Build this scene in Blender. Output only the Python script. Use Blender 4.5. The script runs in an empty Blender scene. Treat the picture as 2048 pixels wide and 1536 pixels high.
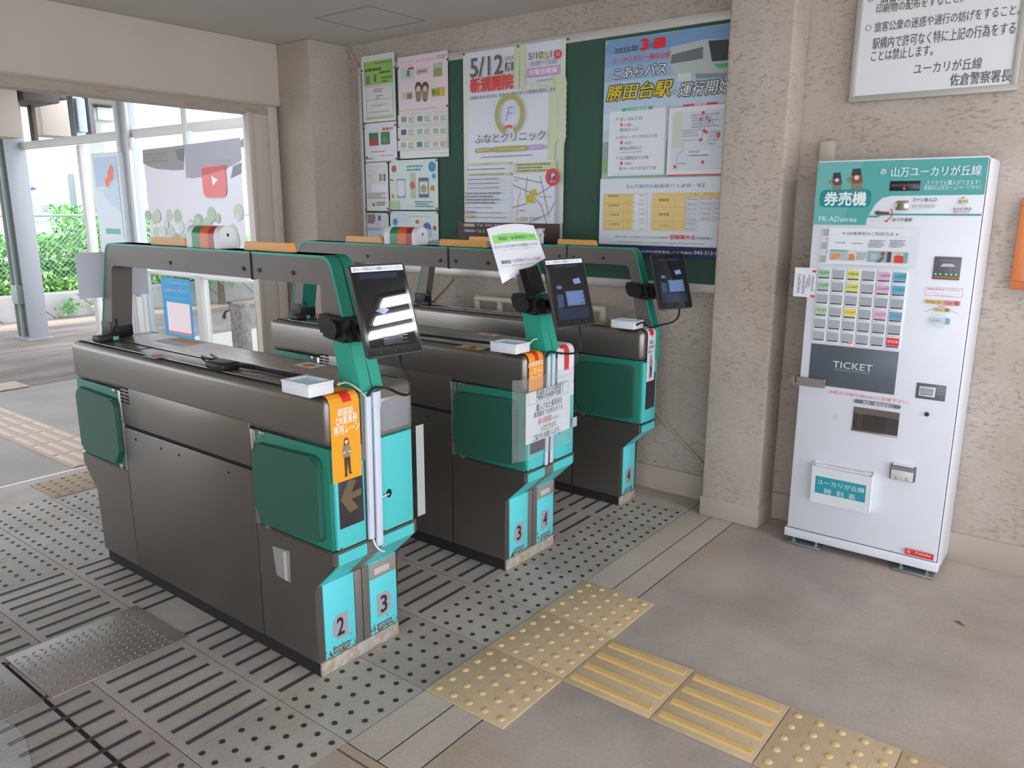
import bpy, bmesh, math, random
from mathutils import Vector, Matrix
S = bpy.context.scene
C = S.collection
R = math.radians
random.seed(7)
# ------------------------------------------------------------------ camera
FPX, YAW, PITCH, ROLL, CAMZ = 1562.1, 0.912923, -0.221187, -0.003027, 1.424
CAM = Vector((0, 0, CAMZ))
def basis(yaw, pitch, roll):
    f = Vector((math.sin(yaw)*math.cos(pitch), math.cos(yaw)*math.cos(pitch), math.sin(pitch)))
    r = Vector((math.cos(yaw), -math.sin(yaw), 0)); d = f.cross(r)
    c, s = math.cos(roll), math.sin(roll)
    return c*r+s*d, -s*r+c*d, f
CR, CD, CF = basis(YAW, PITCH, ROLL)
cd = bpy.data.cameras.new('camera'); cam = bpy.data.objects.new('camera', cd); C.objects.link(cam)
cd.sensor_width = 36; cd.lens = 36*FPX/2048; cd.clip_start = .02; cd.clip_end = 200
M = Matrix((CR, -CD, -CF)).transposed().to_4x4(); M.translation = CAM
cam.matrix_world = M
S.camera = cam
def ray(u, v): return CR*((u-1024)/FPX)+CD*((v-768)/FPX)+CF
def atx(u, v, x): d = ray(u, v); return CAM+d*((x-CAM.x)/d.x)
def aty(u, v, y): d = ray(u, v); return CAM+d*((y-CAM.y)/d.y)
def atz(u, v, z=0): d = ray(u, v); return CAM+d*((z-CAM.z)/d.z)
# ------------------------------------------------------------------ sky and exposure
W = bpy.data.worlds.new('overcast_sky'); S.world = W; W.use_nodes = True
bgn = W.node_tree.nodes['Background']; bgn.inputs[0].default_value = (.90, .965, 1.07, 1); bgn.inputs[1].default_value = 3.1
S.view_settings.view_transform = 'Standard'; S.view_settings.look = 'None'
S.view_settings.exposure = 0.33; S.view_settings.gamma = 1; S.view_settings.use_curve_mapping = False
S.cycles.max_bounces = 8; S.cycles.diffuse_bounces = 5; S.cycles.transparent_max_bounces = 12
S.cycles.sample_clamp_indirect = 6
# ------------------------------------------------------------------ materials
MATS = {}
def lin(h):
    h = h.lstrip('#'); h = h if len(h) == 6 else ''.join(c*2 for c in h); v = [int(h[i:i+2], 16)/255 for i in (0, 2, 4)]
    return [(c/12.92 if c <= .04045 else ((c+.055)/1.055)**2.4) for c in v]+[1]
def mat(name, col, rough=.5, metal=0, emit=None, es=0, noise=0, nscale=20, bump=0, alpha=1, spec=.5, coat=0):
    if name in MATS: return MATS[name]
    m = bpy.data.materials.new(name); m.use_nodes = True; nt = m.node_tree; b = nt.nodes['Principled BSDF']
    c = lin(col) if isinstance(col, str) else list(col)+[1]
    b.inputs['Base Color'].default_value = c; b.inputs['Roughness'].default_value = rough
    b.inputs['Metallic'].default_value = metal; b.inputs['Specular IOR Level'].default_value = spec
    b.inputs['Coat Weight'].default_value = coat
    if emit: b.inputs['Emission Color'].default_value = lin(emit); b.inputs['Emission Strength'].default_value = es
    if alpha < 1: b.inputs['Alpha'].default_value = alpha
    if noise or bump:
        g = nt.nodes.new('ShaderNodeNewGeometry'); n = nt.nodes.new('ShaderNodeTexNoise')
        n.inputs['Scale'].default_value = nscale; n.inputs['Detail'].default_value = 6
        nt.links.new(g.outputs['Position'], n.inputs['Vector'])
        if noise:
            mx = nt.nodes.new('ShaderNodeMix'); mx.data_type = 'RGBA'
            mx.inputs['A'].default_value = [x*(1-noise) for x in c[:3]]+[1]
            mx.inputs['B'].default_value = [min(1, x*(1+noise)) for x in c[:3]]+[1]
            nt.links.new(n.outputs['Fac'], mx.inputs['Factor']); nt.links.new(mx.outputs['Result'], b.inputs['Base Color'])
        if bump:
            bp = nt.nodes.new('ShaderNodeBump'); bp.inputs['Strength'].default_value = bump; bp.inputs['Distance'].default_value = .004
            nt.links.new(n.outputs['Fac'], bp.inputs['Height']); nt.links.new(bp.outputs['Normal'], b.inputs['Normal'])
    MATS[name] = m
    return m
def ink(h): return mat('print_'+h.lstrip('#'), h, .55)
class NT:
    """tiny node-tree writer"""
    def __init__(s, name, rough=.8):
        s.m = bpy.data.materials.new(name); s.m.use_nodes = True; s.t = s.m.node_tree; s.b = s.t.nodes['Principled BSDF']
        s.b.inputs['Roughness'].default_value = rough; MATS[name] = s.m
        s.pos = s.n('NewGeometry').outputs['Position']
    def n(s, k, **kw):
        x = s.t.nodes.new('ShaderNode'+k)
        for a, v in kw.items(): setattr(x, a, v)
        return x
    def l(s, a, b): s.t.links.new(a, b)
    def mapv(s, sc, loc=(0, 0, 0)):
        x = s.n('Mapping'); x.inputs['Scale'].default_value = sc; x.inputs['Location'].default_value = loc; s.l(s.pos, x.inputs['Vector']); return x.outputs[0]
    def noise(s, vec, scale, detail=5, rough=.55):
        x = s.n('TexNoise'); x.inputs['Scale'].default_value = scale; x.inputs['Detail'].default_value = detail; x.inputs['Roughness'].default_value = rough
        s.l(vec, x.inputs['Vector']); return x.outputs['Fac']
    def ramp(s, f, p0, p1, c0=(0, 0, 0, 1), c1=(1, 1, 1, 1)):
        x = s.n('ValToRGB'); e = x.color_ramp.elements; e[0].position = p0; e[1].position = p1; e[0].color = c0; e[1].color = c1
        s.l(f, x.inputs[0]); return x.outputs[0]
    def mix(s, f, a, b):
        x = s.n('Mix', data_type='RGBA')
        for k, v in (('Factor', f), ('A', a), ('B', b)):
            if hasattr(v, 'is_output'): s.l(v, x.inputs[k])
            else: x.inputs[k].default_value = v
        return x.outputs['Result']
    def math(s, op, a, b=0):
        x = s.n('Math', operation=op)
        for i, v in enumerate((a, b)):
            if hasattr(v, 'is_output'): s.l(v, x.inputs[i])
            else: x.inputs[i].default_value = v
        return x.outputs[0]
    def bump(s, h, st, d=.003):
        x = s.n('Bump'); x.inputs['Strength'].default_value = st; x.inputs['Distance'].default_value = d; s.l(h, x.inputs['Height']); s.l(x.outputs[0], s.b.inputs['Normal'])
    def col(s, c): s.l(c, s.b.inputs['Base Color'])
def pitted(name, base, light, pit, amount=.39):
    t = NT(name, .85)
    v = t.mapv((36, 36, 95)); f = t.noise(v, 1.0, 4, .6)
    p = t.ramp(f, amount, amount+.05, (1, 1, 1, 1), (0, 0, 0, 1))
    big = t.noise(t.pos, 2.2, 3)
    p = t.math('MULTIPLY', p, t.ramp(t.noise(t.pos, 5, 2), .3, .55))
    c = t.mix(t.ramp(big, .3, .7), lin(base), lin(light)); c = t.mix(t.math('MULTIPLY', t.ramp(t.noise(t.pos, 60, 3), .35, .7), .16), c, lin(pit))
    t.col(t.mix(t.math('MULTIPLY', p, .45), c, lin(pit)))
    t.bump(t.math('SUBTRACT', t.noise(t.pos, 140, 3), t.math('MULTIPLY', p, 1.5)), .35, .004)
    return t.m
def concrete(name, a, b, stain, scale=1.6, rough=.7, speck=.5):
    t = NT(name, rough)
    c = t.mix(t.ramp(t.noise(t.pos, scale, 6, .62), .38, .62), lin(a), lin(b))
    c = t.mix(t.math('MULTIPLY', t.ramp(t.noise(t.mapv((1, 1, 1), (4, 9, 2)), scale*.8, 4), .5, .72), speck), c, lin(stain))
    c = t.mix(t.math('MULTIPLY', t.ramp(t.noise(t.pos, 90, 3), .4, .75), .2), c, lin('#6f665e'))
    t.col(c); t.bump(t.noise(t.pos, 200, 3), .15, .002)
    return t.m
def chipped(name, paint, under, zlo, zhi, rough=.4):
    """paint that has flaked off towards the foot of the panel, with specks higher up"""
    t = NT(name, rough)
    x = t.n('SeparateXYZ'); t.l(t.pos, x.inputs[0])
    g = t.n('MapRange'); g.inputs['From Min'].default_value = zlo; g.inputs['From Max'].default_value = zhi; g.inputs['To Min'].default_value = .2; g.inputs['To Max'].default_value = -.02; t.l(x.outputs['Z'], g.inputs['Value'])
    f = t.math('ADD', t.noise(t.mapv((1, 1, .5)), 70, 5, .7), g.outputs[0])
    u = t.mix(t.ramp(t.noise(t.pos, 120, 2), .4, .6), lin(under), lin('#5d4a30'))
    t.col(t.mix(t.ramp(f, .66, .69), lin(paint), u))
    return t.m
def brushed(name, a, b, rough, metal=.85):
    t = NT(name, rough); t.b.inputs['Metallic'].default_value = metal
    t.col(t.mix(t.noise(t.mapv((3, 1.2, 1.2)), 1.5, 4), lin(a), lin(b)))
    r = t.n('MapRange'); r.inputs['To Min'].default_value = rough-.07; r.inputs['To Max'].default_value = rough+.09; t.l(t.noise(t.mapv((200, 4, 200)), 1, 3), r.inputs['Value']); t.l(r.outputs[0], t.b.inputs['Roughness'])
    return t.m
def thin_sheet(name, col, tr=.45):
    m = bpy.data.materials.new(name); m.use_nodes = True; t = m.node_tree; t.nodes.remove(t.nodes['Principled BSDF'])
    a = t.nodes.new('ShaderNodeBsdfDiffuse'); b = t.nodes.new('ShaderNodeBsdfTranslucent'); x = t.nodes.new('ShaderNodeMixShader'); x.inputs[0].default_value = tr
    a.inputs[0].default_value = lin(col); b.inputs[0].default_value = lin(col)
    t.links.new(a.outputs[0], x.inputs[1]); t.links.new(b.outputs[0], x.inputs[2]); t.links.new(x.outputs[0], t.nodes['Material Output'].inputs[0]); MATS[name] = m; return m
def milky(name, col, op, gl=.1):
    g = glass(name, (1, 1, 1, 1), gl, .15); t = g.node_tree; d = t.nodes.new('ShaderNodeBsdfDiffuse'); d.inputs[0].default_value = lin(col); x = t.nodes.new('ShaderNodeMixShader'); x.inputs[0].default_value = op
    o = t.nodes['Material Output']; src = o.inputs[0].links[0].from_socket; t.links.new(src, x.inputs[1]); t.links.new(d.outputs[0], x.inputs[2]); t.links.new(x.outputs[0], o.inputs[0]); return g
def glass(name, tint=(1, 1, 1, 1), gl=.08, rough=.02):
    m = bpy.data.materials.new(name); m.use_nodes = True; t = m.node_tree; t.nodes.remove(t.nodes['Principled BSDF'])
    a = t.nodes.new('ShaderNodeBsdfTransparent'); a.inputs[0].default_value = tint
    g = t.nodes.new('ShaderNodeBsdfGlossy'); g.inputs['Roughness'].default_value = rough
    x = t.nodes.new('ShaderNodeMixShader'); x.inputs[0].default_value = gl
    t.links.new(a.outputs[0], x.inputs[1]); t.links.new(g.outputs[0], x.inputs[2]); t.links.new(x.outputs[0], t.nodes['Material Output'].inputs[0])
    MATS[name] = m; return m
# ------------------------------------------------------------------ mesh builder
def rrect(a0, b0, a1, b1, r, n=5):
    pts = []
    for cx, cy, s in ((a1-r, b1-r, 0), (a0+r, b1-r, 90), (a0+r, b0+r, 180), (a1-r, b0+r, 270)):
        for k in range(n+1):
            a = R(s+90*k/n); pts.append((cx+r*math.cos(a), cy+r*math.sin(a)))
    return pts
def roundpoly(pts, rad, n=5):
    """round the corners of a polygon; rad is a number or one per corner"""
    out = []; N = len(pts)
    for i, p in enumerate(pts):
        r = rad[i] if hasattr(rad, '__len__') else rad
        p = Vector(p); a = Vector(pts[i-1])-p; b = Vector(pts[(i+1) % N])-p
        if r <= 0: out.append(tuple(p)); continue
        ang = a.angle(b); d = min(r/math.tan(ang/2), a.length*.49, b.length*.49)
        p0 = p+a.normalized()*d; p1 = p+b.normalized()*d
        for k in range(n+1):
            t = k/n; out.append(tuple(p0*(1-t)**2+p*2*t*(1-t)+p1*t*t))
    return out
class MB:
    def __init__(s): s.bm = bmesh.new(); s.ms = []
    def mi(s, m):
        if m not in s.ms: s.ms.append(m)
        return s.ms.index(m)
    def face(s, pts, m, smooth=False):
        f = s.bm.faces.new([s.bm.verts.new(p) for p in pts]); f.material_index = s.mi(m); f.smooth = smooth; return f
    def box(s, x0, x1, y0, y1, z0, z1, m, bev=0, seg=2):
        v = [s.bm.verts.new((x, y, z)) for x in (x0, x1) for y in (y0, y1) for z in (z0, z1)]
        fs = [s.bm.faces.new([v[i] for i in q]) for q in ((0, 1, 3, 2), (4, 6, 7, 5), (0, 4, 5, 1), (2, 3, 7, 6), (0, 2, 6, 4), (1, 5, 7, 3))]
        s._fin(fs, m, bev, seg); return s
    def _fin(s, fs, m, bev, seg=2):
        k = s.mi(m)
        for f in fs: f.material_index = k
        if bev:
            es = list({e for f in fs for e in f.edges})
            r = bmesh.ops.bevel(s.bm, geom=es, offset=bev, segments=seg, affect='EDGES', profile=.5, clamp_overlap=True)
            for f in r['faces']: f.material_index = k; f.smooth = seg > 2
    def prism(s, poly, axis, a0, a1, m, bev=0, seg=2, side=None, smooth=False):
        """poly (2-D) in the other two axes in xyz order, extruded along axis"""
        def P(p, a):
            q = list(p); q.insert('xyz'.index(axis), a); return q
        A = [s.bm.verts.new(P(p, a0)) for p in poly]; B = [s.bm.verts.new(P(p, a1)) for p in poly]
        n = len(poly); k = s.mi(m); k2 = s.mi(side) if side else k
        caps = [s.bm.faces.new(A[::-1]), s.bm.faces.new(B)]; sides = []
        for i in range(n): sides.append(s.bm.faces.new([A[i], A[(i+1) % n], B[(i+1) % n], B[i]]))
        for f in caps: f.material_index = k
        for f in sides: f.material_index = k2; f.smooth = smooth
        if bev:
            es = list({e for f in caps for e in f.edges})
            r = bmesh.ops.bevel(s.bm, geom=es, offset=bev, segments=seg, affect='EDGES', clamp_overlap=True)
            for f in r['faces']: f.material_index = k2; f.smooth = True
        return s
    def ring(s, outer, inner, axis, a0, a1, m, mo=None, mi_=None):
        def P(p, a):
            q = list(p); q.insert('xyz'.index(axis), a); return q
        O = [[s.bm.verts.new(P(p, a)) for p in outer] for a in (a0, a1)]; I = [[s.bm.verts.new(P(p, a)) for p in inner] for a in (a0, a1)]
        n = len(outer)
        for i in range(n-1):
            j = i+1
            for q, mm in (((O[0][i], O[0][j], I[0][j], I[0][i]), m), ((O[1][j], O[1][i], I[1][i], I[1][j]), m), ((O[0][j], O[0][i], O[1][i], O[1][j]), mo or m), ((I[0][i], I[0][j], I[1][j], I[1][i]), mi_ or m)):
                f = s.bm.faces.new(q); f.material_index = s.mi(mm)
        for e in (0, n-1):
            f = s.bm.faces.new((O[0][e], I[0][e], I[1][e], O[1][e])); f.material_index = s.mi(m)
        return s
    def tube(s, pts, r, m, seg=8, caps=True):
        pts = [Vector(p) for p in pts]; rings = []; k = s.mi(m); up = None
        for i, p in enumerate(pts):
            d = (pts[min(i+1, len(pts)-1)]-pts[max(i-1, 0)]).normalized()
            if up is None: up = d.orthogonal().normalized()
            up = (up-d*up.dot(d)).normalized(); b = d.cross(up); rr = r[i] if hasattr(r, '__len__') else r
            rings.append([s.bm.verts.new(p+(up*math.cos(2*math.pi*j/seg)+b*math.sin(2*math.pi*j/seg))*rr) for j in range(seg)])
        for a, b in zip(rings, rings[1:]):
            for j in range(seg):
                f = s.bm.faces.new((a[j], a[(j+1) % seg], b[(j+1) % seg], b[j])); f.smooth = True; f.material_index = k
        if caps:
            for q in (rings[0][::-1], rings[-1]): s.bm.faces.new(q).material_index = k
        return s
    def dome(s, c, r, h, m, seg=10, rings=3):
        c = Vector(c); k = s.mi(m); prev = None
        for i in range(rings):
            t = i/rings*math.pi/2; rr = r*math.cos(t); z = h*math.sin(t)
            cur = [s.bm.verts.new(c+Vector((rr*math.cos(2*math.pi*j/seg), rr*math.sin(2*math.pi*j/seg), z))) for j in range(seg)]
            if prev:
                for j in range(seg):
                    f = s.bm.faces.new((prev[j], prev[(j+1) % seg], cur[(j+1) % seg], cur[j])); f.smooth = True; f.material_index = k
            prev = cur
        f = s.bm.faces.new(prev); f.smooth = True; f.material_index = k
        return s
    def build(s, name, parent=None, label=None, fix=True):
        if fix: bmesh.ops.recalc_face_normals(s.bm, faces=s.bm.faces[:])
        if parent is not None: bmesh.ops.translate(s.bm, verts=s.bm.verts[:], vec=-wloc(parent))
        me = bpy.data.meshes.new(name); s.bm.to_mesh(me); s.bm.free(); me.set_sharp_from_angle(angle=R(38))
        for m in s.ms: me.materials.append(m)
        o = bpy.data.objects.new(name, me); C.objects.link(o); o.parent = parent
        if label: o['label'] = label
        return o
def wloc(o):
    v = Vector(o.location)
    while o.parent: o = o.parent; v += Vector(o.location)
    return v
def tag(o, label, cat, group=None):
    o['label'] = label; o['category'] = cat
    if group: o['group'] = group
    return o
def thing(name, label, cat, loc=(0, 0, 0), group=None):
    o = bpy.data.objects.new(name, None); C.objects.link(o); o.location = loc; o.empty_display_size = .1
    return tag(o, label, cat, group)
def struct(o): o['kind'] = 'structure'; return o
def stuff(o): o['kind'] = 'stuff'; return o
def recenter(o):
    """move a single mesh's origin to the middle of its foot"""
    vs = [v.co for v in o.data.vertices]
    c = Vector([(min(v[i] for v in vs)+max(v[i] for v in vs))/2 for i in (0, 1)]+[min(v.z for v in vs)])
    o.data.transform(Matrix.Translation(-c)); o.location = c
    return o
def copy_tree(o, parent=None):
    c = o.copy(); C.objects.link(c); c.parent = parent
    for ch in [k for k in bpy.data.objects if k.parent == o]: copy_tree(ch, c)
    return c
# ------------------------------------------------------------------ lettering
_tc = bpy.data.curves.new('lettering', 'FONT'); _tc.resolution_u = 2; _tc.fill_mode = 'FRONT'
_to = bpy.data.objects.new('lettering', _tc); TXT = {}
def glyphs(body, shear=0, space=1):
    key = (body, shear, space)
    if key not in TXT:
        _tc.body = body; _tc.shear = shear; _tc.space_character = space
        me = _to.to_mesh(); vs = [(v.co.x, v.co.y) for v in me.vertices]; fs = [tuple(p.vertices) for p in me.polygons]
        _to.to_mesh_clear()
        TXT[key] = (vs, fs)
    return TXT[key]
class Panel:
    """a flat printed surface: marks are laid on it in its own s (right), t (up) metres"""
    def __init__(s, o, sd, td, mb=None, lift=.0006, warp=None):
        s.o, s.sd, s.td = Vector(o), Vector(sd).normalized(), Vector(td).normalized(); s.n = s.sd.cross(s.td)
        s.mb = mb or MB(); s.k = 0; s.lift = lift; s.step = .00014; s.warp = warp
    def at(s, u, v):
        d = ray(u, v); p = CAM+d*((s.o-CAM).dot(s.n)/d.dot(s.n))-s.o; return (p.dot(s.sd), p.dot(s.td))
    def up(s): s.k += 1; return s.lift+s.k*s.step
    def w(s, q, h):
        if s.warp: return s.warp(q[0], q[1], h)
        return s.o+s.sd*q[0]+s.td*q[1]+s.n*h
    def poly(s, pts, c, pix=True, h=None):
        h = s.up() if h is None else h
        P = [s.at(*p) if pix else p for p in pts]
        f = s.mb.face([s.w(q, h) for q in P], ink(c) if isinstance(c, str) else c)
        if f.calc_area() > 0:
            f.normal_update()
            if not s.warp and f.normal.dot(s.n) < 0: f.normal_flip()
    def rect(s, a, b, c, pix=True, r=0):
        if pix: a, b = s.at(*a), s.at(*b)
        x0, x1 = sorted((a[0], b[0])); y0, y1 = sorted((a[1], b[1]))
        if s.warp:
            n = 24
            for i in range(n): s.poly([(x0, y0+(y1-y0)*i/n), (x1, y0+(y1-y0)*i/n), (x1, y0+(y1-y0)*(i+1)/n), (x0, y0+(y1-y0)*(i+1)/n)], c, False, s.lift+s.k*s.step)
            s.k += 1; return
        s.poly(rrect(x0, y0, x1, y1, min(r, (x1-x0)*.499, (y1-y0)*.499)) if r else [(x0, y0), (x1, y0), (x1, y1), (x0, y1)], c, False)
    def frame(s, a, b, c, w=.002):
        a, b = s.at(*a), s.at(*b); x0, x1 = sorted((a[0], b[0])); y0, y1 = sorted((a[1], b[1])); h = s.up()
        for q in ((x0, y0, x1, y0+w), (x0, y1-w, x1, y1), (x0, y0, x0+w, y1), (x1-w, y0, x1, y1)):
            s.poly([(q[0], q[1]), (q[2], q[1]), (q[2], q[3]), (q[0], q[3])], c, False, h)
    def circ(s, p, r, c, pix=True, n=20, e=1):
        q = s.at(*p) if pix else p
        s.poly([(q[0]+r*math.cos(2*math.pi*i/n), q[1]+r*e*math.sin(2*math.pi*i/n)) for i in range(n)], c, False)
    def line(s, pts, w, c, pix=True):
        P = [Vector(s.at(*p) if pix else p) for p in pts]; h = s.up()
        for a, b in zip(P, P[1:]):
            d = (b-a).normalized(); q = Vector((-d.y, d.x))*w/2; s.poly([a+q, a-q, b-q, b+q], c, False, h)
    def text(s, body, a, b, c, bold=0, shear=0, pix=True, space=1):
        """lettering fitted to the rectangle between a (top left) and b (bottom right)"""
        if pix: a, b = s.at(*a), s.at(*b)
        x0, x1 = sorted((a[0], b[0])); y0, y1 = sorted((a[1], b[1])); vs, fs = glyphs(body, shear, space)
        if not fs: return
        g = (y1-y0)*.07; y0 -= g; y1 += g
        mx, my = min(v[0] for v in vs), min(v[1] for v in vs); W_ = max(v[0] for v in vs)-mx; H_ = max(v[1] for v in vs)-my
        h = s.up(); m = ink(c) if isinstance(c, str) else c; k = s.mb.mi(m)
        kx, ky = (x1-x0)/W_, (y1-y0)/max(H_, 1e-6)
        sh = [(0, 0)] if bold <= 0 else [(bold*math.cos(a), bold*math.sin(a)) for a in ((0, math.pi) if bold < .014 else (.8, 2.4, 3.9, 5.5) if bold < .05 else [i*.7854 for i in range(8)])]
        for j, (dx, dy) in enumerate(sh):      # heavier weights are struck several times, slightly apart
            V = [s.mb.bm.verts.new(s.w((x0+(v[0]-mx+dx)*kx, y0+(v[1]-my+dy)*ky), h+j*.000008)) for v in vs]
            for f in fs:
                try: q = s.mb.bm.faces.new([V[i] for i in f]); q.material_index = k
                except ValueError: pass
    def vtext(s, body, a, b, c, pix=True):
        if pix: a, b = s.at(*a), s.at(*b)
        x0, x1 = sorted((a[0], b[0])); y0, y1 = sorted((a[1], b[1])); n = len(body); d = (y1-y0)/n
        for i, ch in enumerate(body): s.text(ch, (x0, y1-i*d-d*.08), (x1, y1-(i+1)*d+d*.08), c, pix=False)
    def dashes(s, a, b, rows, c, fill=.9, pix=True, seed=1):
        """print too small to read: broken strokes"""
        if pix: a, b = s.at(*a), s.at(*b)
        x0, x1 = sorted((a[0], b[0])); y0, y1 = sorted((a[1], b[1])); rnd = random.Random(seed); d = (y1-y0)/rows; h = s.up()
        for i in range(rows):
            y = y1-(i+.5)*d; x = x0+rnd.random()*d*.5; e = x0+(x1-x0)*(fill-.3*rnd.random()*(i % 2))
            while x < e:
                w = d*(.25+.4*rnd.random()); t = d*(.22+.12*rnd.random())
                s.poly([(x, y-t), (x+w, y-t), (x+w, y+t), (x, y+t)], c, False, h); x += w+d*.16
    def grid(s, a, b, nx, ny, c, w=.0015):
        a, b = s.at(*a), s.at(*b); x0, x1 = sorted((a[0], b[0])); y0, y1 = sorted((a[1], b[1]))
        for i in range(nx+1): x = x0+(x1-x0)*i/nx; s.line([(x, y0), (x, y1)], w, c, False); s.k -= 1
        for i in range(ny+1): y = y0+(y1-y0)*i/ny; s.line([(x0, y), (x1, y)], w, c, False); s.k -= 1
        s.k += 1
def figure(P, cx, y0, y1, shirt='#9c8a6a', legs='#4a3c36', hair='#6e4a34', skin='#e9c9b0'):
    """a plain printed figure of a standing uniformed attendant, hands folded"""
    H = y1-y0; X = lambda f: cx+f*H; Y = lambda f: y0+f*H
    q = lambda pts, c: P.poly([(X(a), Y(b)) for a, b in pts], c, False)
    q([(-.07, .72), (.07, .72), (.085, .86), (.06, .97), (0, 1.0), (-.06, .97), (-.085, .86)], hair)
    P.circ((X(0), Y(.89)), .052*H, skin, False, e=1.15)
    q([(-.06, .93), (.06, .93), (.05, .975), (0, .99), (-.05, .975)], hair)
    q([(-.1, .5), (.1, .5), (.11, .6), (.1, .76), (.04, .81), (-.04, .81), (-.1, .76), (-.11, .6)], shirt)
    q([(-.14, .6), (-.09, .57), (-.08, .75), (-.12, .74)], shirt); q([(.14, .6), (.09, .57), (.08, .75), (.12, .74)], shirt)
    q([(-.13, .6), (-.03, .62), (-.03, .66), (-.13, .64)], skin); q([(.13, .6), (.03, .62), (.03, .66), (.13, .64)], skin)
    q([(-.09, .5), (.01, .5), (-.02, .06), (-.08, .05)], legs); q([(0, .5), (.09, .5), (.1, .08), (.05, .08)], legs)
    q([(-.1, 0), (-.02, .02), (-.02, .06), (-.08, .06)], '#2c2624'); q([(.04, .05), (.14, .05), (.1, .09), (.05, .09)], '#2c2624')
# ------------------------------------------------------------------ shared materials
STUC = pitted('wall_travertine', '#b1a497', '#c2b7ac', '#84705e')
STUCF = pitted('wall_travertine_fine', '#b1a496', '#bdb1a4', '#86745f', .34)
PLAST = mat('plaster_smooth', '#b5a89a', .85, noise=.05, nscale=6, bump=.1)
CEIL = mat('ceiling_paint', '#cbc6bf', .9, noise=.04, nscale=3, bump=.05)
HEAD = mat('header_paint', '#cdc0b4', .8, noise=.05, nscale=4)
FLR = concrete('floor_concrete', '#a1968f', '#bbb0a8', '#c4a787', 1.5, .62)
SLAB = concrete('floor_slabs', '#bcb0a6', '#c9beb4', '#cdb59c', 2.2, .7)
TILE = [concrete('paver_%d' % i, a, b, '#b5a48e', 3, .62) for i, (a, b) in enumerate((('#afa8a1', '#bfb9b2'), ('#a09a94', '#b0aaa4'), ('#a69d97', '#b8aea8')))]
DOT = mat('dark_stud', '#3a3633', .6); BARM = mat('dark_strip', '#48474b', .55)
GROUT = mat('joint', '#6d645b', .95)
SS = brushed('stainless', '#89827c', '#958e87', .34, .8)
SSD = brushed('stainless_dark', '#78726c', '#847e77', .38, .8)
SSL = brushed('stainless_light', '#b4aba2', '#c2bab2', .28, .85)
TOPM = brushed('stainless_top', '#aaa49d', '#b8b2ac', .28, .8)
BEAMM = mat('beam_grey', '#756f69', .45, .3, noise=.06, nscale=30)
GRN = mat('green_paint', '#2ba58b', .35, noise=.06, nscale=12)
GRND = mat('green_flap', '#2f6052', .33, noise=.07, nscale=9)
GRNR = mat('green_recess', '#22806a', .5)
AQ = chipped('aqua_paint', '#55cfd0', '#6f7a45', -.1, .0, .35)
AQC = chipped('aqua_paint_chipped', '#66dce4', '#7d8a4c', .045, .12, .35)
BLK = mat('black_plastic', '#1c1b1c', .45); BLKG = mat('black_gloss', '#121214', .07, spec=.5)
RUB = mat('black_rubber', '#221f1e', .8); GAP = mat('dark_gap', '#1d1917', .9)
WHT = mat('white_plastic', '#e9ebee', .35); WHTP = mat('white_paper', '#e8eaee', .6); DUCT = mat('duct_white', '#dcdfee', .4)
GREY = mat('grey_panel', '#8f8f95', .5); GREYM = mat('grey_metal', '#8b8782', .4, .5)
ORNG = mat('orange_lens', '#f0ad55', .35, noise=.08, nscale=40)
YEL = mat('tactile_yellow', '#cab392', .6, noise=.1, nscale=14, bump=.2); YELB = mat('tactile_bump', '#d3ba88', .55, noise=.1, nscale=30); YELR = mat('tactile_bar', '#dab878', .5, noise=.12, nscale=25)
ALU = mat('aluminium', '#cfcac4', .4, .35); WGLOSS = mat('machine_white', '#e6e8f0', .3)
RUSTP = None
t = NT('rusty_frame_paint', .6)
t.col(t.mix(t.ramp(t.noise(t.mapv((9, 9, 2)), 2.2, 6, .7), .6, .78), lin('#c9beb2'), t.mix(t.noise(t.pos, 60), lin('#a8754a'), lin('#8f7b68')))); RUSTP = t.m
t = NT('rusty_lintel', .65)
t.col(t.mix(t.ramp(t.noise(t.mapv((4, 4, 30)), 1.4, 6, .7), .54, .72), lin('#b3a698'), lin('#a87f58'))); LINT = t.m
t = NT('rusted_kick', .7)
t.col(t.mix(t.ramp(t.noise(t.pos, 45, 6, .7), .42, .56), lin('#b9b5b3'), t.mix(t.noise(t.pos, 90), lin('#8a6a4e'), lin('#c5b49d')))); KICK = t.m
# ------------------------------------------------------------------ the setting
XW = 3.51; ZC = 2.41
m = MB()
def flat(m, x0, x1, y0, y1, mm, z=0): m.face([(x0, y0, z), (x1, y0, z), (x1, y1, z), (x0, y1, z)], mm)
flat(m, -3.2, 1.2, -4, 1.495, FLR); flat(m, 1.2, XW, -4, 1.262, FLR)
flat(m, 1.203, XW, 1.266, 1.373, SLAB); flat(m, 1.203, XW, 1.377, 1.492, SLAB)
flat(m, 3.305, XW, 1.496, 4.46, SLAB); flat(m, -3.2, -1.2, 1.495, 4.46, FLR); flat(m, -1.2, 3.305, 4.1, 4.455, FLR)
flat(m, -3.2, XW, -4, 4.46, GROUT, -.006)
m.box(1.165, 1.172, -4, 1.495, -.004, .0004, GROUT); m.box(.772, .784, 1.8, 2.66, -.003, .0008, GAP)
m.face([atz(*p, .0015) for p in ((-60, 1400), (0, 1440), (30, 1452), (52, 1478), (66, 1536), (80, 1620), (-60, 1620))], concrete('worn_patch', '#b3b1ad', '#c2c0bc', '#aaa49c', 4, .7))
struct(m.build('floor', None, None, False))
m = MB()
rows = [(1.495, 1.795, 'd'), (1.795, 2.095, 'b'), (2.095, 2.395, 'b'), (2.395, 2.6, 'p'), (2.6, 2.9, 'b'), (2.9, 3.2, 'b'), (3.2, 3.5, 'd'), (3.5, 3.8, 'd'), (3.8, 4.1, 'd')]
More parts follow.
